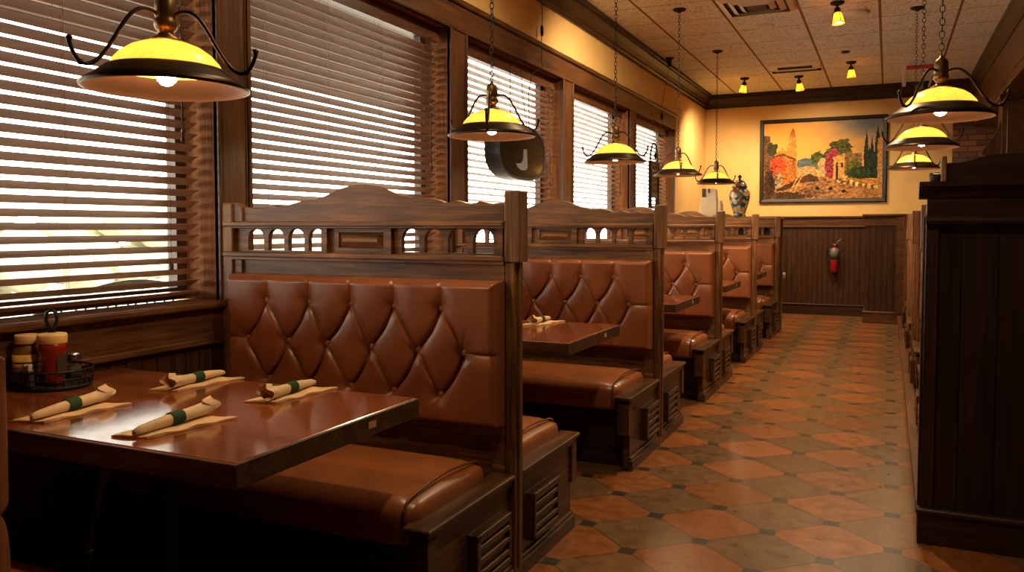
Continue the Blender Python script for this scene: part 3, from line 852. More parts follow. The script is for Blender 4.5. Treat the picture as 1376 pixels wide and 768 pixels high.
def m_band():
    return MB().lathe([(.0162, -.021), (.0168, -.019), (.0172, .019), (.0169, .021), (.0153, .0205), (.0151, -.0205)], (0, 0, 0), 22, close=True).mesh('paper_band')
FL, RO, BA = m_flat(), m_roll(), m_band()
def setting(x, y, l1, l2, flip, rz=0, dx=-.012):
    n = link('paper_napkin', FL, FLATP, None, loc=(x, y, .7500), rz=rz + R(-4))
    tag(n, l1, 'napkin', 'folded paper napkins on the tables')
    g = thing('napkin_roll', l2, 'napkin roll', (x + dx, y + .008, .7565), rz + (PI if flip else 0) + R(8), 'rolled napkins on the tables')
    link('wrapped_napkin', RO, PAPER, g)
    b = link('paper_band', BA, GREEN, g, loc=(0, .0, .0160)); b.rotation_euler = (R(90), 0, 0); b['label'] = 'dark green paper band'
    return g
setting(-1.985, 1.490, 'tan paper napkin at the front left corner of the caddy table', 'rolled napkin nearest the condiment caddy, flared end away from camera', False)
setting(-1.985, 1.930, 'tan paper napkin by the tufted bench, on the window half of the caddy table', 'rolled napkin by the tufted bench on the window half of the caddy table', True, R(-3))
setting(-1.605, 1.490, 'tan paper napkin nearest the aisle corner at the front of the caddy table', 'rolled napkin at the front aisle corner of the caddy table', False, R(-6))
setting(-1.600, 1.920, 'tan paper napkin by the tufted bench, on the aisle half of the caddy table', 'rolled napkin by the tufted bench on the aisle half of the caddy table', True, R(-2))
setting(-1.620, 3.91, 'paper napkin on the second table, seen past the oak end post', 'napkin roll with dark band on the second table', True, R(-6))

# ------------------------------------------------------------------ condiments
cx, cy = -2.385, 1.725
g = thing('condiment_caddy', 'black wire caddy with loop handle by the nearest window', 'caddy', (cx, cy, .75))
ell = lambda r, z, n=36: [(r * 1.12 * math.cos(2 * PI * q / n), r * math.sin(2 * PI * q / n), z) for q in range(n)]
part('tray', MB().lathe([(0, .003), (.105, .003), (.108, .008), (.104, .011), (0, .007)], (0, 0, 0), 36, sx=1.12), BLACKM, g)
mb = MB().tube(ell(.110, .058), .0035, 6, True).tube(ell(.109, .034), .002, 6, True).tube(ell(.106, .010), .003, 6, True)
for q in range(30):
    t = 2 * PI * q / 30; mb.tube([(.106 * 1.12 * math.cos(t), .106 * math.sin(t), .008), (.110 * 1.12 * math.cos(t), .110 * math.sin(t), .058)], .0016, 5)
part('basket', mb, BLACKM, g)
lp = [(0, -.004, .008), (0, -.004, .16), (0, -.010, .19), (0, -.016, .21), (0, -.013, .232), (0, 0, .242), (0, .013, .232), (0, .016, .21), (0, .010, .19), (0, .004, .16), (0, .004, .008)]
lp = [(a * 1, b, c) for a, b, c in lp]
part('loop_handle', MB().tube([(p[1] * .8, p[1] * .6, p[2]) for p in lp], .0055, 8), BLACKM, g)
def jar(name, label, cat, x, y, parts_):
    o = thing(name, label, cat, (x, y, .7615)); 
    for nm, mb_, mt in parts_: part(nm, mb_, mt, o)
    return o
SAUCE = plain('mustard_brown', (.17, .075, .018), .3, coat=.4)
jar('mustard_jar', 'brown sauce jar with cream lid and yellow label in the caddy', 'jar', -2.445, 1.683, [
    ('bottle', MB().lathe([(0, 0), (.036, 0), (.040, .005), (.040, .095), (.037, .110), (.028, .124), (.027, .132), (0, .132)], (0, 0, 0), 28), SAUCE),
    ('lid', MB().lathe([(.0335, .126), (.0345, .128), (.0345, .150), (.032, .154), (0, .154), (0, .126)], (0, 0, 0), 28), plain('cream_lid', (.78, .50, .26), .4)),
    ('paper_label', MB().lathe([(.0406, .012), (.0409, .012), (.0409, .094), (.0406, .094)], (0, 0, 0), 28, close=True), plain('yellow_label', (.62, .40, .08), .5)),
    ('label_print', MB().lathe([(.0408, .066), (.0412, .066), (.0412, .072), (.0408, .072)], (0, 0, 0), 28, close=True).lathe([(.0408, .052), (.0412, .052), (.0412, .055), (.0408, .055)], (0, 0, 0), 28, close=True).lathe([(.0408, .02), (.0412, .02), (.0412, .044), (.0408, .044)], (0, 0, 0), 28, close=True), plain('label_ink', (.10, .06, .02), .5))])
jar('ketchup_bottle', 'red ketchup bottle with cream cap in the caddy', 'bottle', -2.362, 1.710, [
    ('bottle', MB().lathe([(0, 0), (.029, 0), (.033, .006), (.032, .05), (.034, .085), (.042, .112), (.041, .124), (.034, .132), (0, .132)], (0, 0, 0), 28), plain('ketchup_red', (.22, .012, .006), .18, coat=.6)),
    ('cap', MB().lathe([(.041, .128), (.042, .130), (.0425, .152), (.040, .158), (0, .158), (0, .128)], (0, 0, 0), 28), plain('cream_cap', (.74, .50, .18), .4)),
    ('paper_label', MB().box(.024, .036, -.012, .022, .03, .10, .002), plain('dark_bottle_label', (.05, .03, .02), .5))])
def shaker(label, x, y, fill, s=1):
    return jar('shaker', label, 'shaker', x, y, [
    ('glass', MB().lathe([(0, 0), (.020 * s, 0), (.023 * s, .004), (.023 * s, .045), (.019 * s, .058), (.018 * s, .066)], (0, 0, 0), 20), JARG),
    ('contents', MB().lathe([(0, .003), (.0195 * s, .003), (.0205 * s, .04), (0, .042)], (0, 0, 0), 20), fill),
    ('metal_cap', MB().lathe([(.0195 * s, .062), (.0215 * s, .064), (.0215 * s, .078), (.018 * s, .086), (0, .089), (0, .062)], (0, 0, 0), 20), plain('steel_cap', (.45, .45, .48), .25, 1))])
shaker('glass pepper shaker with metal cap beside the ketchup bottle', -2.385, 1.797, plain('pepper', (.10, .07, .035), .8), 1.15)
g = thing('salt_packet_holder', 'small dark packet box in front of the brown sauce jar', 'packet box', (-2.385, 1.640, .7615))
part('box', MB().box(-.022, .022, -.011, .011, 0, .052, .003), plain('packet_box', (.035, .03, .03), .5), g)
mb = MB()
for q in range(4): mb.box(-.018 + q * .009, -.010 + q * .009, -.007, .007, .045, .066 + .004 * (q % 2), .001, rot=Matrix.Rotation(R(-6 + 4 * q), 3, 'Y'))
part('packets', mb, paper('packet_paper', (.62, .58, .52)), g)

# ------------------------------------------------------------------ pendant lamps
def m_chain(z0, z1, pitch=.034, r=.010, wire=.0022):
    mb = MB(); n = int((z1 - z0) / (pitch * .78)); st = (z1 - z0) / n
    for i in range(n):
        c = z0 + st * (i + .5); pts = []
        for q in range(10):
            t = 2 * PI * q / 10; a, b = r * math.cos(t), pitch * .5 * math.sin(t)
            pts.append((a, 0, c + b) if i % 2 else (0, a, c + b))
        mb.tube(pts, wire, 5, True)
    return mb.mesh('chain')
rimp = [(.218, -.002), (.225, .000), (.226, .006), (.205, .022), (.180, .040), (.162, .055), (.155, .058), (.149, .054), (.158, .045), (.176, .033), (.200, .016), (.216, .003)]
ME['rim'] = MB().lathe(rimp[:8], seg=48, mat=0).lathe(rimp[7:] + [rimp[0]], seg=48, mat=1).mesh('rim')
dome = [(.152, .056), (.142, .075), (.122, .098), (.095, .117), (.065, .129), (.036, .135)]
ME['dome'] = MB().lathe(dome + [(a * .975, b - .003) for a, b in reversed(dome)], seg=48).mesh('glass_shade')
ME['sock'] = MB().lathe([(0, .128), (.040, .128), (.040, .134), (.022, .142), (.020, .152), (.027, .160), (.031, .172), (.029, .184), (.026, .190), (.028, .195), (.028, .235), (.022, .248), (.010, .256), (.006, .266), (0, .268)], seg=24).mesh('socket')
ME['bulb'] = MB().lathe([(0, .008), (.014, .012), (.025, .024), (.029, .038), (.026, .055), (.018, .075), (.013, .09), (0, .092)], seg=20).mesh('bulb')
ME['bstem'] = MB().lathe([(0, .088), (.015, .088), (.015, .128), (0, .128)], seg=14).mesh('bulb_holder')
def m_arm():
    P_ = [(.024, .205), (.045, .213), (.070, .210), (.095, .190), (.118, .155), (.140, .115), (.162, .078), (.185, .050), (.208, .038), (.228, .045), (.242, .068), (.250, .094), (.246, .100)]
    # smooth the path
    pts = []
    for i in range(len(P_) - 1):
        p0, p1, p2, p3 = P_[max(i - 1, 0)], P_[i], P_[i + 1], P_[min(i + 2, len(P_) - 1)]
        for t in (0, .34, .67):
            f = lambda k: .5 * (2 * p1[k] + (p2[k] - p0[k]) * t + (2 * p0[k] - 5 * p1[k] + 4 * p2[k] - p3[k]) * t * t + (3 * p1[k] - p0[k] - 3 * p2[k] + p3[k]) * t ** 3)
            pts.append((f(0), 0, f(1)))
    pts.append((P_[-1][0], 0, P_[-1][1]))
    return MB().tube(pts, .0055, 8).ball((.248, 0, .097), .0085, (1, 1, 1), 10, 6).ball((.222, 0, .040), .008, (1.3, 1, 1), 10, 6).mesh('arm')
ME['arm'] = m_arm()
for k_ in ('rim', 'dome', 'arm'): ME[k_].transform(Matrix.Diagonal((.955, .955, .94, 1) if k_ != 'arm' else (1.02, 1.0, .96, 1)))
ME['canopy'] = MB().lathe([(0, 0), (.058, 0), (.060, -.006), (.050, -.016), (.020, -.026), (.008, -.036), (0, -.036)], seg=28).mesh('canopy')
def pendant(label, x, y, z, rot, tilt=(0, 0), group='pendant lamps over the window booths', double=False):
    g = thing('pendant_lamp', label, 'pendant lamp', (x, y, z), 0, group)
    g.rotation_euler = (0, 0, 0)
    h = Matrix.Rotation(0, 3, 'X')
    link('rim', ME['rim'], [BRONZE, COPPER], g); link('glass_shade', ME['dome'], AMBER, g); s = link('socket', ME['sock'], BRASSD if True else BRONZE, g)
    b = link('bulb', ME['bulb'], BULB, g); link('bulb_holder', ME['bstem'], BRONZE, s)
    for q in range(3): link('arm', ME['arm'], BRONZE, g, rz=rot + q * 2 * PI / 3)
    part_chain = link('chain', m_chain(.262, HC - z - .03), BLACKM, g)
    if double: link('chain', m_chain(.262, HC - z - .03, .04), BLACKM, g, loc=(.012, .01, 0), rz=.6)
    link('canopy', ME['canopy'], BLACKM, g, loc=(0, 0, HC - z))
    for o in kids(g):
        if o.name.split('.')[0] in ('rim', 'glass_shade', 'socket', 'bulb', 'arm'):
            o.rotation_euler = (Matrix.Rotation(tilt[0], 3, 'X') @ Matrix.Rotation(tilt[1], 3, 'Y') @ Matrix.Rotation(o.rotation_euler.z, 3, 'Z')).to_euler()
    return g
PL = [('largest amber pendant lamp, hanging over the caddy table', -1.78, 1.64, 1.622, R(137)), ('amber pendant lamp overlapping the oval window sign', -1.76, 3.60, 1.690, R(290)),
      ('third amber pendant along the windows, in front of the fourth blind', -1.735, 5.50, 1.700, R(107)), ('fourth amber pendant along the windows, beside the last blind', -1.736, 7.38, 1.715, R(290)),
      ('farthest window-side amber pendant, hanging left of the painted jar', -1.755, 9.28, 1.732, R(285))]
for l, x, y, z, r_ in PL: pendant(l, x, y, z, r_)
PRr = [('nearest right amber pendant, hanging before the dark beam', .195, 4.0, 1.720, R(230)), ('middle of the three right amber pendants, close under the nearest', .18, 5.75, 1.745, R(88)), ('lowest-looking and farthest of the three right amber pendants', .20, 8.2, 1.770, R(30))]
for l, x, y, z, r_ in PRr: pendant(l, x, y, z, r_, group='pendant lamps on the right of the aisle')

# ------------------------------------------------------------------ ceiling fixtures
def spot(label, x, y, tx, ty, power, cone=True):
    g = thing('ceiling_spot', label, 'ceiling spotlight', (x, y, HC), 0, 'amber jar spotlights on the ceiling')
    part('canopy', MB().lathe([(0, 0), (.058, 0), (.060, -.010), (.048, -.022), (.012, -.028), (.010, -.050), (0, -.050)], seg=24), BLACKM, g)
    piv = Vector((0, 0, -.05)); d = Vector((tx, ty, -1)).normalized(); q = Vector((0, 0, -1)).rotation_difference(d)
    def P(name, mb, mt):
        o = part(name, mb, mt, g, loc=piv); o.rotation_euler = q.to_euler(); return o
    P('lamp_holder', MB().lathe([(0, 0), (.022, 0), (.026, -.010), (.026, -.035), (.030, -.045), (0, -.045)], seg=18), BLACKM)
    jp = [(.028, -.040), (.034, -.052), (.040, -.085), (.050, -.125), (.056, -.140)]
    P('jar_shade', MB().lathe(jp + [(a - .003, b) for a, b in reversed(jp)], seg=24, close=True), AMBER_JAR)
    P('bulb', MB().lathe([(0, -.045), (.012, -.05), (.026, -.085), (.030, -.110), (.022, -.128), (0, -.134)], seg=18), SPOTB)
    mb = MB()
    for k_ in range(4):
        t = PI / 2 * k_ + .4; mb.tube([(.024 * math.cos(t), .024 * math.sin(t), -.02), (.045 * math.cos(t), .045 * math.sin(t), -.06), (.058 * math.cos(t), .058 * math.sin(t), -.135)], .0028, 5)
    mb.tube([(.058 * math.cos(t), .058 * math.sin(t), -.138) for t in [2 * PI * k_ / 24 for k_ in range(24)]], .003, 5, True)
    P('wire_guard', mb, BLACKM)
    if power:
        L = bpy.data.lights.new('spot_light', 'SPOT'); L.energy = power; L.color = (1, .73, .43); L.spot_size = R(135); L.spot_blend = .9; L.shadow_soft_size = .05
        o = bpy.data.objects.new('spot_light', L); COL.objects.link(o); o.parent = g
        o.location = piv + d * .16; o.rotation_euler = q.to_euler()
    return g
spot('amber jar spotlight nearest the big ceiling vent', -.437, 7.72, .1, -.05, 140)
spot('amber jar spotlight between the slot vent and the red exit sign', -.433, 10.55, .05, .15, 70)
spot('amber jar spotlight by the left corner of the far wall, tilted left', -1.743, 11.10, -.25, .35, 95)
spot('small wire caged spotlight below the slot vent', -1.085, 11.25, .1, .5, 55)
spot('amber jar spotlight above the middle of the aisle, out of view', -.437, 4.9, 0, 0, 75)
spot('amber jar spotlight above the near end of the aisle, out of view', -.437, 2.1, 0, 0, 40)

for y_, l_ in ((2.6, 'first'), (4.6, 'second'), (6.3, 'third')):  # unseen fill spots added to brighten the window wall and booths
    spot('fill spotlight added above the window booths, %s from the camera, out of view' % l_, -1.35, y_, -.62, 0 if y_ < 6 else .5, 24 if y_ < 6 else 85)
VENTM = plain('vent_white', (.80, .76, .70), .5); VENTD = plain('vent_dark', (.03, .025, .02), .6)
g = thing('ceiling_vent', 'large square air diffuser at the top edge of the picture', 'ceiling vent', (-1.08, 7.50, HC))
part('backing', MB().box(-.29, .29, -.29, .29, -.006, 0), VENTD, g)
mb = MB()
for q, s in enumerate((.30, .225, .15)):
    d = .045
    pr = [(s, -.004), (s, -.010), (s - d, -.030 - .004 * q), (s - d, -.024 - .004 * q)]
    for (ax, sg) in ((0, 1), (0, -1), (1, 1), (1, -1)):
        bm = mb.bm; V = []
        for (r_, z) in pr:
            for e in (-1, 1):
                V.append(bm.verts.new((sg * r_, e * r_, z) if ax == 0 else (e * r_, sg * r_, z)))
        for i in range(4):
            j = (i + 1) % 4; bm.faces.new((V[2 * i], V[2 * i + 1], V[2 * j + 1], V[2 * j]))
bmesh.ops.recalc_face_normals(mb.bm, faces=mb.bm.faces)
part('louver', mb, VENTM, g)
part('center_plate', MB().box(-.085, .085, -.085, .085, -.034, -.022, .004), VENTD, g)
g = thing('ceiling_vent', 'slotted air vent in the ceiling before the far wall', 'ceiling vent', (-1.07, 10.64, HC))
part('backing', MB().box(-.29, .29, -.24, .24, -.006, 0), VENTM, g)
for q in range(3):
    part('slot', MB().box(-.29 + q * .045, .29 - q * .045, .17 - q * .11, .20 - q * .11, -.022, -.006, .004).box(-.29 + q * .045, .29 - q * .045, .12 - q * .11, .17 - q * .11, -.010, -.004), VENTD if q % 2 == 0 else VENTM, g)
DISC = plain('pale_disc', (.80, .75, .68), .6)
for nm, lab, cat, x, y, r_, m_ in (('ceiling_speaker', 'pale round ceiling disc right of the nearest spotlight', 'ceiling speaker', -.30, 8.16, .115, DISC), ('smoke_detector', 'small pale disc between the two ceiling vents', 'smoke detector', -1.106, 8.31, .075, DISC), ('sprinkler_plate', 'tiny dark disc above the spotlight near the exit sign', 'sprinkler', -.468, 9.9, .045, VENTD)):
    o = part(nm, MB().lathe([(0, 0), (r_, 0), (r_, -.006), (r_ * .9, -.016), (r_ * .3, -.020), (0, -.020)], (0, 0, 0), 32), m_, None, loc=(x, y, HC)); tag(o, lab, cat)
g = thing('exit_sign', 'white and red exit sign box under the ceiling beside the right chains', 'exit sign', (.13, 10.8, HC))
part('housing', MB().box(-.012, .030, -.02, .02, -.29, -.055, .005), plain('sign_white', (.75, .70, .60), .45), g)
part('red_bar', MB().box(.034, .345, -.018, .018, -.098, -.052, .004), plain('sign_red', (.62, .045, .03), .4), g)
part('mount', MB().box(.05, .30, -.012, .012, -.052, 0, .003), VENTM, g)
g = thing('ceiling_hook', 'dark ceiling hook at the crown moulding above the last window', 'hook', (-2.33, 9.43, HC))
part('plate', MB().lathe([(0, 0), (.05, 0), (.05, -.012), (.03, -.02), (.022, -.07), (.012, -.10), (0, -.10)], seg=16), BLACKM, g)

# ------------------------------------------------------------------ hanging window signs
SIGNB = plain('sign_dark_face', (.020, .016, .012), .12, 0, coat=.6); SIGNR = plain('sign_rim', (.08, .10, .13), .35, .5); SIGNW = plain('sign_mark', (.30, .35, .42), .3)
def superell(a, b, n=2.6, N=48): return [(a * abs(math.cos(t)) ** (2 / n) * (1 if math.cos(t) >= 0 else -1), b * abs(math.sin(t)) ** (2 / n) * (1 if math.sin(t) >= 0 else -1)) for t in [2 * PI * q / N for q in range(N)]]
g = thing('window_sign', 'oval dark sign hanging in the third window behind a pendant', 'sign', (-2.40, 5.30, 1.775))
part('face', MB().prism(superell(.385, .178), 0, .0, .052), SIGNB, g)
bm = bmesh.new(); o1, o2 = superell(.405, .195), superell(.385, .178)
A = [[bm.verts.new((x, p[0], p[1])) for p in ps] for ps, x in ((o1, -.05), (o1, .056), (o2, .056), (o2, -.05))]
for i in range(4):
    for q in range(48): bm.faces.new((A[i][q], A[i][(q + 1) % 48], A[(i + 1) % 4][(q + 1) % 48], A[(i + 1) % 4][q]))
bmesh.ops.recalc_face_normals(bm, faces=bm.faces); mb = MB(); mb._merge(bm)
part('rim', mb, SIGNR, g)
mark = [(q[0] + .0, q[1] * .85 + .0) for q in [(-.13, -.10), (-.03, -.09), (.0, -.06), (.01, .03), (.06, .03), (.07, -.07), (.075, -.12), (.04, -.145), (-.04, -.15), (-.10, -.13)]]
part('mark', MB().prism(mark, 0, .052, .056), SIGNW, g)
part('cord', MB().tube([(0, .20, .17), (-.01, .14, .40), (-.01, .10, .66)], .0022, 5).tube([(0, -.10, .18), (-.01, -.08, .66)], .0022, 5), BLACKM, g)
mb = MB().tube([(-.005, .24, .16), (.0, .22, .45), (-.01, .30, .60), (-.04, .52, .68), (-.06, .63, .72), (-.084, .665, .76), (-.084, .665, 1.0), (-.08, .67, 1.12), (-.083, .66, 1.235)], .003, 6)
part('power_cord', mb, BLACKM, g)
part('plug', MB().lathe([(0, 0), (.010, 0), (.013, .02), (.013, .06), (.008, .08), (0, .08)], (-.082, .667, .965), 10), BLACKM, g)
g = thing('window_sign', 'tall narrow dark sign hanging in the last window', 'sign', (-2.42, 9.12, 1.46))
part('frame', MB().box(-.02, .02, -.17, -.145, .02, .52, .004).box(-.02, .02, .145, .17, .02, .52, .004).box(-.02, .02, -.17, .17, .0, .03, .004).box(-.02, .02, -.17, .17, .50, .53, .004), BLACKM, g)
mb = MB().box(-.01, .01, -.145, .145, .12, .50)
part('panel', mb, plain('bronze_panel', (.045, .03, .018), .35, .5), g)
mb = MB()
for q in range(5): mb.tube([(.014, .06 * math.cos(t), .20 + q * .065 + .02 * math.sin(t)) for t in [2 * PI * k_ / 14 for k_ in range(14)]], .005, 5, True)
part('ornament', mb, BRASSD, g)
mb = MB().tube([(0, -.16, .52), (0, -.15, .62), (0, -.08, .71), (0, 0, .74), (0, .08, .71), (0, .15, .62), (0, .16, .52)], .010, 6).ball((0, .06, .60), .035, (.5, 1, 1))
part('hanger', mb, BLACKM, g)
part('cord', MB().tube([(0, 0, .74), (0, 0, 1.03)], .003, 5).tube([(.0, .1, .66), (-.02, .3, .9), (-.055, .61, 1.05), (-.075, .62, 1.09), (-.075, .62, 1.25), (.08, .32, 1.62)], .003, 5), BLACKM, g)
part('plug', MB().lathe([(0, 0), (.010, 0), (.014, .02), (.014, .06), (0, .075)], (-.072, .62, 1.08), 10), BLACKM, g)

# ------------------------------------------------------------------ jar, pitcher and bottle on the cabinet
def talavera():
    M = Mat('painted_ceramic'); v = M.coord('Object', (1, 1, 1))
    w = M.noise(v, 9, 3, .6)
    vo = M.n('ShaderNodeTexVoronoi'); vo.inputs['Scale'].default_value = 23; M.l(v, vo.inputs['Vector'])
    sp = M.n('ShaderNodeSeparateColor'); M.l(vo.outputs['Color'], sp.inputs[0])
    c = M.ramp(sp.outputs[0], [(0, (.50, .38, .20)), (.25, (.03, .07, .14)), (.45, (.55, .42, .22)), (.56, (.05, .16, .07)), (.68, (.62, .33, .04)), (.80, (.60, .46, .26)), (.92, (.30, .06, .03))], 'CONSTANT')
    ve = M.n('ShaderNodeTexVoronoi', feature='DISTANCE_TO_EDGE'); ve.inputs['Scale'].default_value = 23; M.l(v, ve.inputs['Vector'])
    c = M.mix(X(M.nt, ve.outputs['Distance']).lt(.035), c, (.02, .025, .05))
    M.set(c, .15, coat=.5); return M.m
CER = talavera()
zc = 1.378
g = thing('ginger_jar', 'painted lidded ceramic jar on the cabinet beside the painting', 'ceramic jar', (-1.655, 10.26, zc))
part('body', MB().lathe([(0, 0), (.072, 0), (.078, .012), (.070, .03), (.076, .06), (.100, .13), (.120, .20), (.126, .25), (.118, .30), (.092, .335), (.068, .348), (.064, .36), (0, .36)], seg=40), CER, g)
l_ = part('lid', MB().lathe([(.085, .352), (.090, .358), (.086, .368), (.080, .385), (.066, .415), (.040, .440), (.018, .450), (0, .450)], seg=36), CER, g)
part('finial', MB().lathe([(0, .448), (.016, .448), (.012, .462), (.024, .478), (.022, .492), (.010, .505), (0, .51)], seg=18), plain('dark_glaze', (.03, .022, .025), .2), l_)
part('band', MB().lathe([(.0895, .349), (.0925, .352), (.0925, .362), (.0885, .364)], seg=36, close=True), plain('blue_band', (.03, .03, .06), .2), g)
CREAM = plaster('cream_linen', (.80, .62, .40))
g = thing('napkin_stack', 'upright stack of cream cloths on the cabinet, left of the painted jar', 'napkin stack', (-2.02, 10.24, zc))
part('cloth', MB().prism([(-.115, 0), (-.10, .13), (-.075, .33), (-.06, .345), (.08, .345), (.095, .33), (.105, .15), (.11, 0)], 1, -.05, .06, bev=.008), CREAM, g)
part('band', MB().box(-.075, -.03, -.058, -.05, .24, .345, .002).box(.0, .02, -.058, -.05, .29, .345, .002), plain('dark_strap', (.10, .04, .02), .6), g)
g = thing('sauce_bottle', 'small cream bottle with red base between the cloths and painted jar', 'bottle', (-1.875, 10.22, zc))
part('bottle', MB().lathe([(.033, .055), (.034, .06), (.033, .13), (.026, .155), (.020, .175), (.020, .195), (0, .197)], seg=18), CREAM, g)
part('red_base', MB().lathe([(0, 0), (.034, 0), (.036, .004), (.036, .055), (0, .056)], seg=18), plain('red_glaze', (.45, .04, .02), .3), g)

# ------------------------------------------------------------------ painting
def painting():
    NX, NY = 210, 150
    img = np.zeros((NY, NX, 3)); U, V = np.meshgrid((np.arange(NX) + .5) / NX, 1 - (np.arange(NY) + .5) / NY)  # v up
    V = V[::-1] if False else V
    def sm(n, s):
        a = rng.rand(n, n); 
        xi = U * (n - 1.001); yi = V * (n - 1.001); x0 = xi.astype(int); y0 = yi.astype(int); fx, fy = xi - x0, yi - y0
        return (a[y0, x0] * (1 - fx) + a[y0, x0 + 1] * fx) * (1 - fy) + (a[y0 + 1, x0] * (1 - fx) + a[y0 + 1, x0 + 1] * fx) * fy
    n1, n2, n3 = sm(12, 0), sm(36, 0), sm(90, 0)
    def put(m, c, amp=.25, nz=None):
        nz = n3 * .6 + n2 * .4 if nz is None else nz
        img[m] = (np.array(c)[None, :] * (1 + 1.35 * amp * (nz[m] - .5)[:, None] * 2) * (1 + .5 * (n3[m] - .5))[:, None])
    def poly(pts):
        ins = np.zeros(U.shape, bool); n = len(pts); j = n - 1
        wob = (n2 - .5) * .008
        UU, VV = U + wob, V + wob
        for i in range(n):
            xi, yi = pts[i]; xj, yj = pts[j]
            c = ((yi > VV) != (yj > VV)) & (UU < (xj - xi) * (VV - yi) / (yj - yi + 1e-9) + xi); ins ^= c; j = i
        return ins
    def blob(u, v, a, b, k=.6): return ((U - u) / a) ** 2 + ((V - v) / b) ** 2 < 1 + k * (n2 - .5) * 2
    # sky: gold at left to grey blue upper right
    t = np.clip((U - .45) * 1.5 + (V - .75) * 1.2 + (n1 - .5) * .5, 0, 1)[..., None]
    img[:] = np.array([.78, .42, .10]) * (1 - t) + np.array([.17, .18, .19]) * t
    t2 = np.clip((.75 - V) * 2, 0, 1)[..., None]; img[:] = img * (1 - t2 * .5) + np.array([.80, .42, .12]) * t2 * .5
    put(poly([(.28, .38), (.28, .50), (.36, .53), (.44, .52), (.55, .46), (.55, .38)]), (.13, .16, .17))
    put(poly([(.0, 0), (1, 0), (1, .22), (.7, .28), (.5, .34), (.28, .34), (0, .15)]), (.40, .20, .075), .5)
    put(poly([(.28, .30), (.45, .30), (.45, .42), (.36, .43), (.34, .41), (.28, .41)]), (.48, .32, .14))
    put(blob(.465, .53, .055, .085), (.085, .10, .02), .6); put(blob(.66, .66, .105, .10), (.10, .10, .015), .7); put(blob(.56, .55, .05, .06), (.07, .10, .05), .6)
    put(poly([(.47, .28), (.47, .46), (.50, .53), (.53, .53), (.53, .28)]), (.55, .36, .17))
    put(blob(.575, .42, .05, .15), (.30, .05, .06), .8); put(blob(.605, .58, .035, .06), (.38, .05, .07), .8)
    put(poly([(.60, .22), (.60, .53), (.69, .58), (.83, .57), (.83, .20)]), (.60, .34, .11)); put(poly([(.69, .30), (.69, .58), (.83, .57), (.83, .30)]), (.26, .15, .065), .5)
    for a in (.62, .66): put(poly([(a, .23 if a < .65 else .40), (a, .46), (a + .018, .46), (a + .018, .23 if a < .65 else .40)]), (.06, .03, .02))
    put(blob(.77, .36, .075, .12), (.14, .13, .02), .7)
    for a, h, w in ((.865, .86, .022), (.91, .80, .02), (.955, .92, .026), (.985, .88, .02), (.89, .66, .03), (.935, .62, .04)):
        put(poly([(a - w, .25), (a - w * .8, h - .22), (a, h), (a + w * .8, h - .22), (a + w, .25)]), (.025, .045, .025), .6)
    put(blob(.84, .33, .12, .08), (.035, .06, .02), .8)
    put(poly([(.60, .19), (.75, .26), (.97, .20), (.97, .10), (.80, .16)]), (.52, .24, .05), .5)
    put(poly([(.955, .10), (.955, .74), (1.0, .80), (1.0, .05)]), (.45, .24, .08))
    for k_ in range(14):
        put(blob(.62 + .025 * k_, .225 - .007 * k_ + .01 * (k_ % 2), .016, .03), (.62, .42, .20) if k_ % 2 else (.25, .13, .05), .5)
    # left: church tower, facade, flowers, wall
    put(poly([(.205, .30), (.205, .70), (.285, .71), (.285, .50), (.295, .50), (.295, .30)]), (.62, .27, .05))
    put(poly([(.222, .70), (.225, .83), (.277, .84), (.28, .71)]), (.52, .21, .045))
    for a in (.232, .25, .266): put(poly([(a, .72), (a, .80), (a + .008, .80), (a + .008, .72)]), (.78, .42, .12))
    put(poly([(.228, .83), (.235, .88), (.25, .93), (.268, .88), (.275, .84)]), (.48, .16, .035))
    put(poly([(.10, .55), (.12, .62), (.15, .64), (.16, .69), (.175, .64), (.205, .62), (.205, .50), (.10, .50)]), (.60, .24, .045))
    put(poly([(.06, .10), (.06, .56), (.17, .60), (.285, .50), (.285, .28), (.20, .16)]), (.42, .16, .03), .5)
    put(poly([(.06, .56), (.17, .60), (.285, .52), (.285, .50), (.17, .57), (.06, .54)]), (.14, .06, .02))
    put(blob(.12, .44, .075, .12), (.52, .075, .02), .8)
    put(poly([(0, 0), (0, .85), (.055, .83), (.062, .60), (.065, .10), (.04, 0)]), (.16, .075, .025), .5); put(blob(.075, .66, .045, .09), (.06, .055, .012), .6)
    put(blob(.13, .22, .035, .13), (.30, .20, .12), .9); put(blob(.06, .2, .05, .18), (.06, .03, .012), .8)
    put(poly([(.10, .10), (.20, .20), (.40, .33), (.47, .28), (.48, .23), (.30, .21), (.20, .12)]), (.10, .05, .02), .6)
    for (a, b, c, d) in ((.30, .30, .20, .02), (.33, .30, .24, .02), (.14, .18, .24, .22)):
        put(poly([(a, b), (a + .012, b), (c + .012, d), (c, d)]), (.55, .30, .12), .4)
    put(blob(.20, .05, .22, .05), (.09, .045, .02), .6); put(blob(.40, .10, .10, .05), (.22, .11, .05), .6)
    for k_ in range(26):
        uu, vv = rng.uniform(.40, .70), rng.uniform(.03, .25); put(blob(uu, vv, .025, .010), (.30, .19, .11) if k_ % 2 else (.16, .10, .07), .5)
    for uu, vv in ((.47, .14), (.58, .13), (.69, .10)): put(blob(uu, vv, .018, .02), (.02, .02, .015), .3)
    return np.clip(np.clip(img, 0, 1) ** 1.2 * 1.05, 0, 1), NX, NY
img, NX, NY = painting()
W_, H_ = 1.69, 1.20
g = thing('painting', 'framed painting of a sunlit village street on the yellow wall', 'painting', (-.875, YF, 2.20))
bm = bmesh.new(); cl = bm.loops.layers.color.new('Col')
w, h = W_ - .10, H_ - .10
vs = [[bm.verts.new((-w / 2 + w * i / NX, -.022, h / 2 - h * j / NY)) for i in range(NX + 1)] for j in range(NY + 1)]
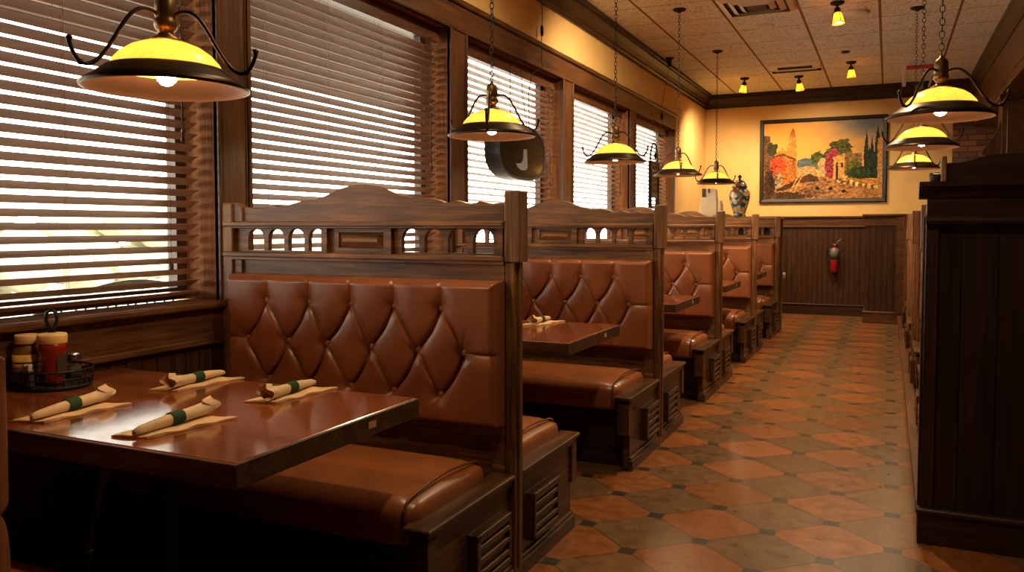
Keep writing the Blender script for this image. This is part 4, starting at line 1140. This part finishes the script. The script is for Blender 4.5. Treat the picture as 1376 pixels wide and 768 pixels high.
for j in range(NY):
    for i in range(NX):
        f = bm.faces.new((vs[j + 1][i], vs[j + 1][i + 1], vs[j][i + 1], vs[j][i]))
        c = img[j, i]
        c = [12.92 * q if q < .0031308 else 1.055 * q ** (1 / 2.4) - .055 for q in c]
        for lp_ in f.loops: lp_[cl] = (*c, 1)
me = bpy.data.meshes.new('canvas'); bm.to_mesh(me); bm.free()
M = Mat('oil_canvas'); at = M.n('ShaderNodeVertexColor', layer_name='Col'); M.set(at.outputs[0], .6, spec=.2); M.bump(M.noise(M.coord('Object'), 120, 3), .2, .001)
link('canvas', me, M.m, g)
mb = MB()
fr = [(0, -.004), (0, -.035), (.012, -.042), (.035, -.036), (.048, -.030), (.056, -.024), (.056, -.004)]
def frame_side(axis):
    pass
bmf = mb.bm; ring = []
for d, y in fr:
    ring.append([bmf.verts.new(p) for p in ((-W_ / 2 + d, y, -H_ / 2 + d), (W_ / 2 - d, y, -H_ / 2 + d), (W_ / 2 - d, y, H_ / 2 - d), (-W_ / 2 + d, y, H_ / 2 - d))])
for i in range(len(ring)):
    A, B = ring[i], ring[(i + 1) % len(ring)]
    for q in range(4): bmf.faces.new((A[q], A[(q + 1) % 4], B[(q + 1) % 4], B[q]))
bmesh.ops.recalc_face_normals(bmf, faces=bmf.faces)
part('frame', mb, plain('black_frame', (.010, .008, .007), .5), g)
part('backing', MB().box(-W_ / 2 + .02, W_ / 2 - .02, -.016, -.001, -H_ / 2 + .02, H_ / 2 - .02), DARK[0], g)

# ------------------------------------------------------------------ fire extinguisher
g = thing('fire_extinguisher', 'red fire extinguisher hanging on the far wainscot', 'fire extinguisher', (-.68, YF - .09, .62))
part('cylinder', MB().lathe([(0, 0), (.052, 0), (.058, .008), (.058, .29), (.050, .325), (.030, .345), (.018, .352), (0, .352)], seg=24), plain('extinguisher_red', (.30, .012, .022), .3), g)
part('paper_label', MB().lathe([(.0585, .175), (.0592, .175), (.0592, .325), (.054, .327), (.050, .325)], seg=24), plain('pale_label', (.11, .12, .09), .5), g)
mb = MB().lathe([(0, .35), (.020, .35), (.022, .37), (.018, .395), (0, .395)], seg=14).tube([(0, 0, .385), (.03, 0, .40), (.08, 0, .43)], .008, 6).tube([(0, 0, .40), (.04, -.01, .425), (.09, -.01, .47)], .007, 6)
v_ = part('valve_head', mb, plain('valve_metal', (.30, .22, .16), .35, .9), g)
part('gauge', MB().ball((-.015, -.022, .38), .016, (1, .6, 1), 10, 8), BRASSD, v_)
part('hose', MB().tube([(-.01, 0, .37), (-.06, -.01, .38), (-.095, -.01, .33), (-.10, -.01, .25), (-.085, -.015, .15), (-.062, -.03, .13)], .011, 8), BLACKM, g)
part('bracket', MB().box(-.03, .03, .055, .088, .06, .38, .003).box(-.064, .064, -.02, .07, .145, .168, .003), BLACKM, g)

# ------------------------------------------------------------------ camera, sky, exposure
F_ = 1100.0; yaw, pit = R(24.66), R(2.5)
cam = bpy.data.cameras.new('camera'); co = bpy.data.objects.new('camera', cam); COL.objects.link(co)
cam.sensor_width = 36; cam.lens = F_ / 1376 * 36; cam.shift_y = -31.0 / 1376; cam.clip_start = .02; cam.clip_end = 200
co.location = (0, 0, 1.25); co.rotation_euler = (PI / 2 - pit, 0, yaw)
S.camera = co
wd = bpy.data.worlds.new('sky'); S.world = wd; wd.use_nodes = True
bg = wd.node_tree.nodes['Background']; bg.inputs[0].default_value = (1.0, .92, .78, 1); bg.inputs[1].default_value = 7.0
vs_ = S.view_settings; vs_.view_transform = 'Standard'; vs_.look = 'None'; vs_.gamma = 1; vs_.use_curve_mapping = False; vs_.exposure = 1.05
S.display_settings.display_device = 'sRGB'
cy_ = S.cycles
cy_.max_bounces = 8; cy_.diffuse_bounces = 4; cy_.glossy_bounces = 4; cy_.transparent_max_bounces = 12; cy_.transmission_bounces = 4
cy_.sample_clamp_indirect = 6; cy_.use_denoising = True; cy_.caustics_reflective = False; cy_.caustics_refractive = False
